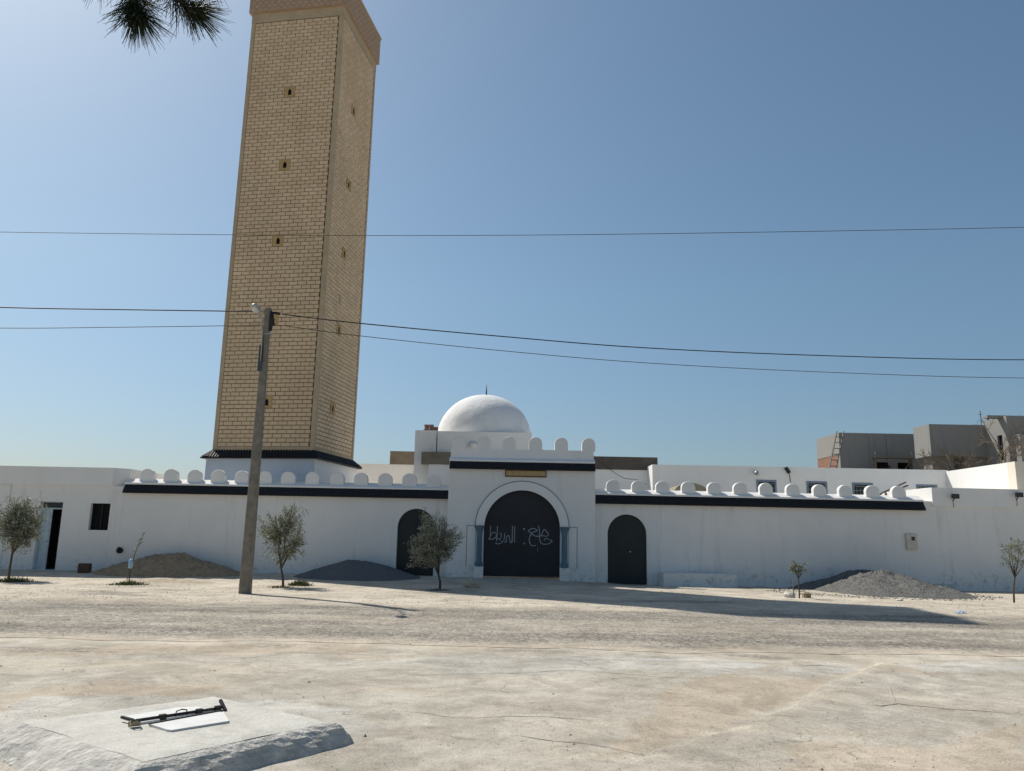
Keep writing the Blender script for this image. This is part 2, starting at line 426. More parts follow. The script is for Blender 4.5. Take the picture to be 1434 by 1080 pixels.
PINK = [gp((940, 962), (1010, 945), (1100, 953), (1160, 956), (1100, 985), (1020, 1015), (900, 1050), (820, 1075), (900, 1010)),
        gp((0, 906), (300, 903), (520, 900), (520, 915), (250, 916), (0, 918)),
        gp((1100, 1040), (1300, 1050), (1434, 1010), (1434, 1090), (1100, 1090)),
        gp((0, 975), (120, 955), (300, 958), (300, 972), (60, 978), (0, 1000))]
STEPS = list(np.concatenate([np.array([-1500, -600, -250, -110, -60, -40, -30, -25, -21, -18, -16]), np.arange(-14.5, 14.6, .14),
             np.array([16, 18, 21, 25, 30, 40, 60, 110, 250, 600, 1500])]))
YS = list(np.concatenate([np.array([-600, -150, -50, -20, -8, -3, 0, 1.5, 3]), np.arange(4.4, 13, .09), np.arange(13, 32.5, .17),
          np.array([34, 37, 41, 47, 55, 70, 100, 160, 300, 700, 2500])]))
def masks(x, y):
    w = .22*fbm(x*1.3, y*2.2, 2.0)
    conc = sstep(12.2, 10.6, y + .9*fbm(x*.4, y*.8, 4.4)) * sstep(-.55, .35, fbm(x*.35, y*.7, 11.0)+.25)
    blue = max((1.0 if inpoly(p, x+w, y+w*.6) else 0.0) for p in BLUE)*(.35+.65*sstep(-.4, .4, fbm(x*1.5, y*3, 8.0)))
    pink = max((1.0 if inpoly(p, x+w, y+w) else 0.0) for p in PINK)*.85
    pink = max(pink, .6*sstep(.35, .8, fbm(x*.5, y*1.1, 17.0)))
    grav = .75*sstep(.25, .7, fbm(x*.25, y*.5, 23.0))*sstep(17.5, 19, y)*sstep(25, 22, y)
    dark = sstep(.9, .2, abs(y-10.9-.3*fbm(x*.7, 1, 3)))*sstep(.15, .6, fbm(x*.6, y*1.2, 31.0))
    grav = max(grav, .7*dark)
    return conc, pink, blue, grav
def grid_mesh(name, xs, yfun, ny, mat_, lift=0.0, mfun=masks):
    """rows of y given per x: yfun(i_y, x) -> y"""
    nx = len(xs); V = []; A = []
    for j in range(ny):
        for x in xs:
            y = yfun(j, x); V.append((x, y, gz(x, y)+lift)); A.append(mfun(x, y) if abs(x) < 45 and 0 < y < 40 else (0, 0, 0, 0))
    F = [(j*nx+i, j*nx+i+1, (j+1)*nx+i+1, (j+1)*nx+i) for j in range(ny-1) for i in range(nx-1)]
    me = bpy.data.meshes.new(name); me.from_pydata(V, [], F)
    me.polygons.foreach_set('use_smooth', [True]*len(F))
    arr = np.array(A)
    for k, an in enumerate(('conc', 'pink', 'blue', 'grav')):
        at = me.attributes.new(an, 'FLOAT', 'POINT'); at.data.foreach_set('value', arr[:, k].astype(np.float32))
    me.materials.append(mat_); me.update()
    o = bpy.data.objects.new(name, me); col.objects.link(o); o['kind'] = 'structure'; return o
ground = grid_mesh('ground', STEPS, lambda j, x: YS[j], len(YS), M_ground)
def road_edges(x):
    near = 11.55 + .35*fbm(x*.22, 0, 41) + .12*fbm(x*1.4, 0, 43)
    far = 17.9 + .5*fbm(x*.15, 0, 47) + .15*fbm(x*1.2, 0, 49) + .02*x
    return near, far
NR = 46
def ry(j, x):
    a, b = road_edges(x); return a+(b-a)*j/(NR-1)
def rmask(x, y):
    a, b = road_edges(x); t = (y-a)/(b-a)
    e = sstep(0, .14, t)*sstep(1, .82, t)
    g = e*(.62+.38*sstep(-.4, .4, fbm(x*.2, y*1.3, 51)))
    tracks = .25*math.exp(-((t-.45)/.1)**2)
    return 0, max(0, .5*(1-e)), 0, min(1, max(0, g-tracks))
road = grid_mesh('road', list(np.arange(-60, 60.1, .3)), ry, NR, M_ground, .004, rmask)

rng = random.Random(5)
# loose chippings on the road and at its edges: far too many to count
mb = MB()
def pebble(x, y, s):
    z = gz(x, y)+.004; k = 5; a0 = rng.random()*6.28
    vs_ = [(x+s*(.7+.5*rng.random())*math.cos(a0+6.283*i/k), y+s*(.7+.5*rng.random())*math.sin(a0+6.283*i/k), z-.002) for i in range(k)]
    vs_.append((x+s*.3*(rng.random()-.5), y+s*.3*(rng.random()-.5), z+s*(.35+.4*rng.random())))
    mb.add(vs_, [(i, (i+1) % k, k) for i in range(k)])
for _ in range(17000):
    y = rng.uniform(11.0, 18.6); x = rng.uniform(-.72, .72)*y
    e0, e1 = road_edges(x)
    if y < e0+.5*rng.random() or y > e1+.3: continue
    pebble(x, y, rng.choice((.006, .008, .010, .013)))
for _ in range(900):
    y = 5.0+rng.random()**1.5*7; x = rng.uniform(-.72, .72)*y
    pebble(x, y, rng.choice((.004, .005, .006, .008)))
for _ in range(26):
    y = rng.uniform(5.2, 12); x = rng.uniform(-.72, .72)*y; pebble(x, y, rng.uniform(.012, .024))
for _ in range(2500):
    y = rng.uniform(18, 27); x = rng.uniform(-.72, .72)*y; pebble(x, y, rng.choice((.008, .012, .016, .022)))
tag(mb.build('loose_chippings', M_pebble), 'loose grey and tan stone chippings scattered over road and forecourt', 'gravel', kind='stuff')

# cracks in the old concrete: narrow dark joints, children of the ground
M_crack = simple('crack_dirt', (.085, .075, .062), .98, .05, var=.3, bmp=0)
def crack(pxs, w):
    pts = [G(a, b) for a, b in pxs]; fine = []
    for a, b in zip(pts[:-1], pts[1:]):
        n = max(2, int((b-a).length/.06))
        for i in range(n): fine.append(a.lerp(b, i/n))
    fine.append(pts[-1]); q = MB(); L = []
    for i, p in enumerate(fine):
        j = .035*nz(p.x*4, p.y*4, 9)
        ww = 1.2*w*(.35+.9*abs(nz(p.x*5, p.y*5, 2)))*min(1, i/3+.1, (len(fine)-1-i)/3+.1)
        x, y = p.x+j*.4, p.y+j
        L += [(x, y-ww, gz(x, y-ww)+.003), (x, y+ww, gz(x, y+ww)+.003)]
    q.add(L, [(2*i, 2*i+2, 2*i+3, 2*i+1) for i in range(len(fine)-1)])
    q.build('crack', M_crack, ground)
crack([(714, 1031), (740, 1034), (800, 1040), (850, 1046), (930, 1055)], .008)
crack([(1203, 986), (1235, 989), (1258, 986), (1300, 991), (1340, 994), (1380, 996), (1434, 1001)], .008)
crack([(1247, 962), (1249, 968), (1250, 973), (1254, 980), (1253, 986)], .004)
crack([(575, 946), (640, 944), (720, 943), (800, 939), (870, 944), (930, 949), (990, 951)], .007)
crack([(1105, 933), (1150, 932), (1180, 936)], .008)
crack([(560, 995), (640, 1006), (760, 1003), (840, 1011)], .006)
crack([(0, 913), (80, 911), (170, 914)], .008)

# ================================================================ minaret
TC = Vector((P(439, 632, 31.4).x, 31.4, 0)); TA = R(9.5); TS = 4.45
mn = empty('minaret', (TC.x, TC.y, 0), -TA)
tag(mn, 'tall square sand-coloured brick minaret rising behind the white wall', 'minaret')
# local frame: front-right corner at the origin, front face along -x, body goes to +y.
def tower_px_z(x, y): return P(x, y, 31.8).z
z_sk0, z_sk1 = P(439, 641, 31.2).z, P(439, 631, 31.4).z       # tiled skirt
z_top = P(482, 9, 31.4).z                                       # underside of the parapet
print('tower z', z_sk0, z_sk1, z_top)
MB().box(-TS-.16, .16, -.16, TS+.16, -.5, z_sk0+.1).build('plinth', M_white2, mn)
MB().box(-TS-.155, .155, -.172, -.162, 0, z_sk0).build('blue_front', M_blueplaster, mn)  # pale blue sheet over the plinth's front face
MB().box(-TS+.03, -.03, .03, TS-.03, z_sk0, z_top+.1).build('core', M_mortar, mn)
# skirt of dark barrel tiles
q = MB()
def tile_run(q, a, b, out, z0, z1, drop, w=.11, rows=2):
    """barrel tiles between points a and b (xy), leaning out along `out`, from z1 (top) to z0 (eave)"""
    a = Vector(a); b = Vector(b); out = Vector(out); L = (b-a).length; n = max(1, int(L/w)); d = (b-a)/n
    for r in range(rows):
        t0, t1 = r/rows, (r+1)/rows
        for i in range(n):
            vs_ = []
            for (t, lift) in ((t0, .0), (t1, .018)):
                for k in range(5):
                    s = k/4; p = a+d*(i+s)+out*(drop*t); z = z1+(z0-z1)*t+.035*math.sin(math.pi*s)+lift
                    vs_.append((p.x, p.y, z))
            q.add(vs_, [(k, k+5, k+6, k+1) for k in range(4)])
            q.add([vs_[5+k] for k in range(5)], [(0, 4, 3, 2, 1)])
    o0 = a+out*drop; o1 = b+out*drop
    q.add([(a.x, a.y, z1-.02), (b.x, b.y, z1-.02), (o1.x, o1.y, z0-.01), (o0.x, o0.y, z0-.01),
           (a.x, a.y, z0-.05), (b.x, b.y, z0-.05), (o1.x, o1.y, z0-.06), (o0.x, o0.y, z0-.06)],
          [(0, 1, 2, 3), (7, 6, 5, 4), (3, 2, 6, 7), (0, 3, 7, 4), (1, 5, 6, 2)])
for sgn in range(4):
    c = [(-TS, 0), (0, 0), (0, TS), (-TS, TS)]; outs = [(0, -1), (1, 0), (0, 1), (-1, 0)]
    a, b = Vector(c[sgn]), Vector(c[(sgn+1) % 4]); e = (b-a).normalized()*.34
    # eave ring: trapezoid backing plus tile rows
    o = Vector(outs[sgn])
    q.add([(a.x, a.y, z_sk1), (b.x, b.y, z_sk1), (b.x+e.x+o.x*.34, b.y+e.y+o.y*.34, z_sk0), (a.x-e.x+o.x*.34, a.y-e.y+o.y*.34, z_sk0),
           (a.x, a.y, z_sk0-.04), (b.x, b.y, z_sk0-.04), (b.x+e.x+o.x*.34, b.y+e.y+o.y*.34, z_sk0-.05), (a.x-e.x+o.x*.34, a.y-e.y+o.y*.34, z_sk0-.05)],
          [(0, 3, 2, 1), (4, 5, 6, 7), (3, 7, 6, 2)])
    n = int((TS+.8)/.125)
    for i in range(n):
        f0 = (i+.1)/n; f1 = (i+.9)/n; vs_ = []
        for t in (0, 1):
            for k in range(4):
                f = f0+(f1-f0)*k/3
                pa = a.lerp(b, min(1, max(0, (f*(TS+.8)-.4)/TS))); pb = (a-e).lerp(b+e, f)+o*.35
                p = pa.lerp(pb, t); vs_.append((p.x, p.y, z_sk1+(z_sk0-z_sk1)*t+.012+.035*math.sin(math.pi*k/3)))
        q.add(vs_, [(k, k+4, k+5, k+1) for k in range(3)])
tag(q.build('tile_skirt', M_tile, mn), kind='stuff')
# trims: corners, base, top, frieze
q = MB(); tw = .17
for (cx, cy) in ((-TS, 0), (0, 0), (0, TS), (-TS, TS)):
    x0, x1 = (cx-.012, cx+tw) if cx < -1 else (cx-tw, cx+.012)
    y0, y1 = (cy-.012, cy+tw) if cy < 1 else (cy-tw, cy+.012)
    q.box(x0, x1, y0, y1, z_sk1-.15, z_top-.45)
q.build('corner_trim', M_trim, mn)
MB().box(-TS-.004, .004, -.004, TS+.004, z_sk1-.2, z_sk1+.16).build('base_trim', M_trim, mn)
MB().box(-TS-.02, .02, -.02, TS+.02, z_top-.45, z_top+.02).build('frieze', M_trim, mn)
par = MB().box(-TS-.13, .13, -.13, TS+.13, z_top+.02, z_top+1.45).build('parapet', M_pinktile, mn)
MB().box(-TS-.17, .17, -.17, TS+.17, z_top+1.45, z_top+1.55).build('coping', M_trim, par)
q = MB()
for face in range(2):
    for r in range(8):
        nn = 15
        for i in range(nn):
            u = (i+.5+(.5 if r % 2 else 0))/nn*(TS+.1)
            if u > TS: continue
            z = z_top+.14+r*.165; s = .085
            if face == 0: p = [(-TS-.05+u+dx, -.138, z+dz) for dx, dz in ((-s, 0), (0, -s*.8), (s, 0), (0, s*.8))]
            else: p = [(.138, -.05+u+dx, z+dz) for dx, dz in ((-s, 0), (0, -s*.8), (s, 0), (0, s*.8))]
            q.add(p, [(0, 1, 2, 3)])
tag(q.build('diamond_tiles', M_palediamond, par), kind='stuff')
# little lantern storey above the gallery (its shadow shows on the road)
lx, ly = -TS/2, TS/2
lt = MB().box(lx-.85, lx+.85, ly-.85, ly+.85, z_top+.6, z_top+3.2).build('lantern', M_brick, mn)
MB().lathe([(.95, 0), (.92, .25), (.75, .62), (.45, .9), (0.02, 1.02)], (lx, ly, z_top+3.2), 20).build('lantern_dome', M_white2, lt)
# slit windows: (px, py) of each on the front and on the side face
def to_local(p):
    d = p-TC; ca, sa = math.cos(TA), math.sin(TA)
    return Vector((d.x*ca-d.y*sa, d.x*sa+d.y*ca, d.z))
def hit_face(px, py, side):
    n = Vector((math.cos(TA), -math.sin(TA), 0)) if side else Vector((-math.sin(TA), -math.cos(TA), 0))
    d = ray(px, py); o = Vector((0, 0, EYE)); t = (TC-o).dot(n)/d.dot(n); return to_local(o+d*t)
BW, BH, J = .405, .178, .021; z0g = z_sk1+.17
SLITS = [(406, 127, 0), (399, 230, 0), (389.5, 337, 0), (382, 446, 0), (373.5, 562, 0),
         (495, 157, 1), (488.5, 256, 1), (482, 357, 1), (474.5, 462, 1), (466, 573, 1)]
holes = []
for (px, py, side) in SLITS:
    l = hit_face(px, py, side); u = l.y if side else l.x; z = l.z
    holes.append((side, u, z))
    fr = MB(); hw, hh = .085, .155; F = .25, BH*1.5-.004; z = z0g+(round((z-z0g)/BH-.5)+.5)*BH-.009; holes[-1] = (side, u, z)
    def bx(q, u0, u1, z0, z1, d0, d1):
        if side: q.box(-d0, -d1, u0, u1, z0, z1) if -d0 < -d1 else q.box(-d1, -d0, u0, u1, z0, z1)
        else: q.box(u0, u1, d0, d1, z0, z1)
    bx(fr, u-F[0], u-hw, z-F[1], z+F[1], -.012, .06); bx(fr, u+hw, u+F[0], z-F[1], z+F[1], -.012, .06)
    bx(fr, u-hw, u+hw, z-F[1], z-hh, -.012, .06)
    # pointed head
    for s in (-1, 1):
        if side: fr.add([(.012, u+s*hw, z+.04), (.012, u+s*hw, z+F[1]), (.012, u, z+F[1]), (.012, u, z+hh)], [(0, 1, 2, 3) if s < 0 else (3, 2, 1, 0)])
        else: fr.add([(u+s*hw, -.012, z+.04), (u+s*hw, -.012, z+F[1]), (u, -.012, z+F[1]), (u, -.012, z+hh)], [(0, 1, 2, 3) if s < 0 else (3, 2, 1, 0)])
    w_ = fr.build('slit_window', M_frame, mn)
    pn = MB(); bx(pn, u-hw-.02, u+hw+.02, z-hh-.02, z+F[1]-.02, .02, .029); pn.build('opening', M_black, w_)
l = hit_face(476, 420, 1)
q = MB().box(.004, .016, l.y-.12, l.y+.12, l.z-.22, l.z+.22); q.build('patch', M_trim, mn)
# bricks
def brick_mesh(wid, name):
    h = BH-J; w = wid-J; d = .032
    me = bpy.data.meshes.new(name)
    c = .006
    v = [(0, 0, 0), (w, 0, 0), (w, 0, h), (0, 0, h), (c, -d, c), (w-c, -d, c), (w-c, -d, h-c), (c, -d, h-c)]
    me.from_pydata(v, [], [(4, 5, 6, 7), (0, 1, 5, 4), (1, 2, 6, 5), (2, 3, 7, 6), (3, 0, 4, 7)])
    me.materials.append(M_brick); return me
spots = {0: [], 1: [], 2: [], 3: []}
z0 = z_sk1+.17; zt = z_top-.46
nrow = int((zt-z0)/BH); ustart, uend = tw+.012, TS-tw-.012
for face in range(4):
    for r in range(nrow):
        z = z0+r*BH; u = ustart-(BW/2 if r % 2 else 0)
        while u < uend-.03:
            a = max(u, ustart); b_ = min(u+BW, uend)
            if b_-a > .06:
                uc = (a+b_)/2; ok = True
                for (sd_, hu, hz) in holes:
                    fu = hu if face == 1 else hu+TS
                    if sd_ == face and abs(uc-fu) < .25+(b_-a)/2-.01 and z+BH/2 > hz-BH*1.5 and z+BH/2 < hz+BH*1.5:
                        # cut at the frame
                        if a < fu-.25-.06: spots[face].append((a, z, fu-.25-a))
                        if b_ > fu+.25+.06: spots[face].append((fu+.25, z, b_-fu-.25))
                        ok = False; break
                if ok: spots[face].append((a, z, b_-a))
            u += BW
def face_xf(face, u, z):          # local tower coords of brick origin, rotation about z
    if face == 0: return (-TS+u, .0295, z), 0
    if face == 1: return (-.0295, u, z), math.pi/2
    if face == 2: return (-u, TS-.0295, z), math.pi
    return (-TS+.0295, TS-u, z), -math.pi/2
meshes = {}; rest = MB(); cnt = 0
for face in (0, 1, 2, 3):
    for (u, z, w) in sorted(spots[face], key=lambda s: s[1]):
        loc, rz = face_xf(face, u, z)
        if cnt < 300 and face == 0 and w > .12:
            k = round(w, 2)
            if k not in meshes: meshes[k] = brick_mesh(k, 'brick')
            o = bpy.data.objects.new('brick', meshes[k]); col.objects.link(o); o.parent = mn
            o.location = loc; o.rotation_euler = (0, 0, rz); cnt += 1
        else:
            h = BH-J; ww = w-J; d = .032; c = .006
            if ww < .02: continue
            ca, sa = math.cos(rz), math.sin(rz)
            v = [(0, 0, 0), (ww, 0, 0), (ww, 0, h), (0, 0, h), (c, -d, c), (ww-c, -d, c), (ww-c, -d, h-c), (c, -d, h-c)]
            v = [(loc[0]+x*ca-y*sa, loc[1]+x*sa+y*ca, loc[2]+zz) for x, y, zz in v]
            rest.add(v, [(4, 5, 6, 7), (0, 1, 5, 4), (1, 2, 6, 5), (2, 3, 7, 6), (3, 0, 4, 7)])
tag(rest.build('brick_facing', M_brick, mn), kind='stuff')
print('bricks', {k: len(v) for k, v in spots.items()})

# ================================================================ pale courtyard paving, added to bounce light onto rooms behind the wall
M_paving = simple('pale_courtyard_paving', (.60, .58, .54), .9, .2, var=.1, scale=3)
tag(MB().box(-13.5, 17, 30.1, 44, -.25, .035).build('courtyard_floor', M_paving), kind='structure')

# ================================================================ front walls and gate
WY = 29.7; GY = 29.35
def merlon_mb(w=.53, h=.52, t=.22, y=0):
    q = MB(); c = .018                                  # softly rounded, hand-formed edges
    def ring(ins): return arch_poly(-w/2+ins, w/2-ins, 0, h-ins, n=16)
    rings = [(ring(c), y), (ring(0), y+c), (ring(0), y+t-c), (ring(c), y+t)]; n = len(rings[0][0]); V = []
    for r_, yy in rings: V += [(p[0]*(1+.012*nz(p[0]*7, p[1]*7, 1)), yy, p[1]+.006*nz(p[0]*9, p[1]*9, 5)) for p in r_]
    F = [tuple(range(n)), tuple(reversed(range(3*n, 4*n)))]+[(k*n+i, (k+1)*n+i, (k+1)*n+(i+1) % n, k*n+(i+1) % n) for k in range(3) for i in range(n)]
    return q.add(V, F)
mer_me = None
def add_merlons(parent, xs, z, y):
    global mer_me
    for x in xs:
        if mer_me is None:
            o = merlon_mb().build('merlon', M_white2, parent); mer_me = o.data
        else:
            o = bpy.data.objects.new('merlon', mer_me); col.objects.link(o); o.parent = parent
        o.location = (x, y, z); s = .96+.08*rng.random(); o.scale = (s, 1, .96+.08*rng.random())
def band(parent, x0, x1, z0, z1, y, bh=.0):
    q = MB(); tile_run(q, (x0, y), (x1, y), (0, -1), z0, z1, .16)
    tag(q.build('tile_band', M_tile, parent), kind='stuff')
def coping(parent, x0, x1, z, y, depth=.24, rise=.09):
    q = MB(); q.add([(x0, y, z), (x1, y, z), (x1, y+depth, z+rise), (x0, y+depth, z+rise), (x0, y, z-.06), (x1, y, z-.06), (x1, y+depth, z-.06), (x0, y+depth, z-.06)],
          [(0, 1, 2, 3), (4, 7, 6, 5), (0, 4, 5, 1), (2, 6, 7, 3), (0, 3, 7, 4), (1, 5, 6, 2)])
    q.build('coping', M_white2, parent)
# --- left stretch of wall
xl0, xl1 = P(174, 685, WY).x, P(629, 720, WY).x
zb1, zb0 = P(400, 680.5, WY-.08).z, P(400, 692.5, WY-.16).z
zb1L = zb1
lw = tag(empty('perimeter_wall', ((xl0+xl1)/2, WY, 0)), 'long white wall between flat-roofed house and gatehouse, minaret behind it', 'wall')
def rel(o, parent):            # keep world coordinates under an empty that has a location
    if o.parent is parent: o.matrix_parent_inverse = Matrix.Translation(-Vector(parent.location))
    return o
dxa, dxb = P(555.5, 760, WY).x, P(608, 760, WY).x; dzt = P(582, 712.5, WY).z
rel(MB().wall(xl0, xl1, -.5, zb1-.02, WY, WY+.28, [(dxa, dxb, -.48, dzt, True)]).build('wall_body', M_white, lw), lw)
dr = rel(MB().prism(arch_poly(dxa, dxb, -.45, dzt), WY+.16, WY+.22).build('door', M_greendoor, lw), lw)
rel(MB().box((dxa+dxb)/2-.012, (dxa+dxb)/2+.012, WY+.145, WY+.158, -.4, dzt-.05).build('door_seam', M_iron, dr), lw)
for n_ in ('b',):
    q = MB(); tile_run(q, (xl0+.02, WY+.03), (xl1, WY+.03), (0, -1), zb0, zb1, .19); tag(rel(q.build('tile_band', M_tile, lw), lw), kind='stuff')
q = MB(); q.hexa([(xl0, WY-.04, zb1-.05), (xl1, WY-.04, zb1-.05), (xl1, WY+.30, zb1-.05), (xl0, WY+.30, zb1-.05),
                  (xl0, WY-.04, zb1+.015), (xl1, WY-.04, zb1+.015), (xl1, WY+.30, zb1+.19), (xl0, WY+.30, zb1+.19)])
rel(q.build('coping', M_white2, lw), lw)
for px in (205, 238.5, 272, 305, 338, 371, 403.5, 437.5, 472, 505.5, 539.5, 573.5, 607.5):
    o = None
    if mer_me is None:
        o = merlon_mb().build('merlon', M_white2, lw); mer_me = o.data
    else:
        o = bpy.data.objects.new('merlon', mer_me); col.objects.link(o); o.parent = lw
    o.rotation_euler.z = rng.uniform(-.06, .06); o.location = (P(px, 668, WY+.1).x-lw.location.x, .10, zb1+.085-rng.uniform(0, .015)); o.scale = (.97+.07*rng.random(), 1, .90+.07*rng.random())
# --- right stretch of wall: turns away a little
RA = R(2.6); RO = Vector((P(834, 700, WY).x, WY, 0))
rw = tag(empty('perimeter_wall', RO, RA), 'long white wall with arched black door right of gatehouse, grey gravel heap against it', 'wall')
def RWp(px, py, dv=0.0):       # pixel -> (u, z) on the right wall plane
    n = Vector((math.sin(RA), -math.cos(RA), 0)); o = Vector((0, 0, EYE)); d = ray(px, py)
    t = (RO-o-n*dv).dot(n)/d.dot(n); p = o+d*t-RO
    return p.x*math.cos(RA)+p.y*math.sin(RA), p.z
ru1 = RWp(1294, 720)[0]; rz1, rz0 = RWp(1060, 696)[1], RWp(1060, 708, -.16)[1]
da, db = RWp(851, 790)[0], RWp(906, 790)[0]; dt_ = RWp(878, 720.5)[1]
print('right wall', ru1, rz1, rz0, da, db, dt_, 'left', xl0, xl1, zb1, zb0, dzt)
MB().wall(-.02, ru1+9, -.6, rz1-.02, 0, .28, [(da, db, -.58, dt_, True)]).build('wall_body', M_white, rw)
dr = MB().prism(arch_poly(da, db, -.17, dt_), .10, .15).build('door', M_greendoor, rw)
MB().tube([(da+.87, .09, 1.02), (da+.87, .04, 1.02)], .03, 8).build('handle', M_metal, dr)
MB().box(da+.01, db-.01, .02, .30, -.6, -.19).build('threshold', M_white2, rw)
q = MB(); tile_run(q, (0, .03), (ru1, .03), (0, -1), rz0, rz1, .19); tag(q.build('tile_band', M_tile, rw), kind='stuff')
q = MB(); q.hexa([(0, -.04, rz1-.05), (ru1, -.04, rz1-.05), (ru1, .30, rz1-.05), (0, .30, rz1-.05),
                  (0, -.04, rz1+.015), (ru1, -.04, rz1+.015), (ru1, .30, rz1+.19), (0, .30, rz1+.19)])
q.build('coping', M_white2, rw)
for px in (859, 895, 929, 965.5, 1002, 1038, 1075, 1111.5, 1149, 1185.5, 1223, 1261):
    o = bpy.data.objects.new('merlon', mer_me); col.objects.link(o); o.parent = rw
    o.rotation_euler.z = rng.uniform(-.06, .06); o.location = (RWp(px+rng.uniform(-.8, .8), 680)[0], .10, rz1+.085-rng.uniform(0, .015)); o.scale = (.97+.07*rng.random(), 1, .88+.05*rng.random())
# --- gatehouse
gx0, gx1 = P(626.5, 730, GY).x, P(833.5, 730, GY).x
gh = tag(empty('gatehouse', ((gx0+gx1)/2, GY, 0)), 'white gatehouse with wide arched dark gate, blue-grey columns and tiled cornice', 'gatehouse')
gz1, gz0 = P(732, 645.5, GY-.08).z, P(732, 656, GY-.16).z
oa, ob = P(677, 760, GY).x, P(784.5, 760, GY).x; ot = P(731, 686.5, GY).z
print('gatehouse', gx0, gx1, gz1, gz0, oa, ob, ot)
rel(MB().wall(gx0, gx1, -.5, gz1-.02, GY, GY+.4, [(oa, ob, -.48, ot, True)]).build('front_wall', M_white, gh), gh)
for xs_ in (gx0, gx1-.25): rel(MB().box(xs_, xs_+.25, GY+.4, GY+3.4, -.5, gz1-.3).build('side_wall', M_white2, gh), gh)
rel(MB().box(gx0+.25, gx1-.25, GY+.4, GY+3.2, gz1-.55, gz1-.3).build('roof', M_white2, gh), gh)
q = MB(); tile_run(q, (gx0+.02, GY+.03), (gx1, GY+.03), (0, -1), gz0, gz1, .19); tag(rel(q.build('tile_band', M_tile, gh), gh), kind='stuff')
q = MB(); q.hexa([(gx0, GY-.04, gz1-.05), (gx1, GY-.04, gz1-.05), (gx1, GY+.30, gz1-.05), (gx0, GY+.30, gz1-.05),
                  (gx0, GY-.04, gz1+.015), (gx1, GY-.04, gz1+.015), (gx1, GY+.30, gz1+.15), (gx0, GY+.30, gz1+.15)])
rel(q.build('coping', M_white2, gh), gh)
zp = P(732, 630, GY+.3).z
rel(MB().box(gx0+.03, gx1-.03, GY+.22, GY+.42, gz1-.03, zp).build('parapet', M_white2, gh), gh)
for px in (643, 678, 713, 750, 786, 824):
    o = bpy.data.objects.new('merlon', mer_me); col.objects.link(o); o.parent = gh
    o.location = (P(px, 620, GY+.3).x-gh.location.x, .21, zp-.01); o.scale = (.97, 1, .98)
# raised archivolt
r0 = (ob-oa)/2; cx = (oa+ob)/2; rout = (P(794.5, 735, GY).x-P(664, 735, GY).x)/2; zs = ot-r0
q = MB(); n = 36
for k in range(n):
    a0, a1 = math.pi*k/n, math.pi*(k+1)/n
    f = lambda r, a: (cx-r*math.cos(a), zs+r*math.sin(a))
    q.prism([f(r0-.01, a0), f(r0-.01, a1), f(rout, a1), f(rout, a0)], GY-.09, GY+.02)
zc1 = P(670, 736, GY).z
q.box(cx-rout, oa+.01, GY-.09, GY+.02, zc1, zs).box(ob-.01, cx+rout, GY-.09, GY+.02, zc1, zs)
rel(q.build('archivolt', M_white2, gh), gh)
q = MB()
for k in range(n):
    a0, a1 = math.pi*k/n, math.pi*(k+1)/n
    q.prism([f(rout, a0), f(rout, a1), f(rout+.035, a1), f(rout+.035, a0)], GY-.03, GY+.01)
rel(q.build('arch_shade_line', M_concrete, gh), gh)  # grey ring drawing the dark shading edge round the archivolt
zc0 = P(670, 793, GY).z
for (xa, xb) in ((cx-rout+.02, oa-.01), (ob+.01, cx+rout-.02)):
    xc = (xa+xb)/2; hw = (xb-xa)/2; H = zc1-zc0
    q = MB(); q.lathe([(hw*1.0, 0), (hw*1.0, .12), (hw*.72, .2), (hw*.66, H-.34), (hw*.72, H-.3), (hw*.70, H-.26), (hw*1.0, H-.1), (hw*1.0, H)], (xc, GY-.10, zc0), 16)
    rel(q.build('column', M_bluecol, gh), gh)
    rel(MB().box(xa-.03, xb+.03, GY-.2, GY+.02, -.5, zc0).build('pedestal', M_white, gh), gh)
    s = -1 if xc < cx else 1
    xo = xa-.32 if s < 0 else xb+.02
    pn_ = rel(MB().box(xo, xo+.30, GY-.03, GY+.02, zc0-.02, zc1-.02).build('side_panel', M_white, gh), gh)
    rel(MB().box(xo-.025 if s < 0 else xo+.30, xo if s < 0 else xo+.325, GY-.015, GY+.02, zc0-.02, zc1+.005).box(xo, xo+.30, GY-.015, GY+.02, zc1-.02, zc1+.005).build('panel_shade_line', M_concrete, pn_), gh)  # grey strips drawing the shaded outline of the panel
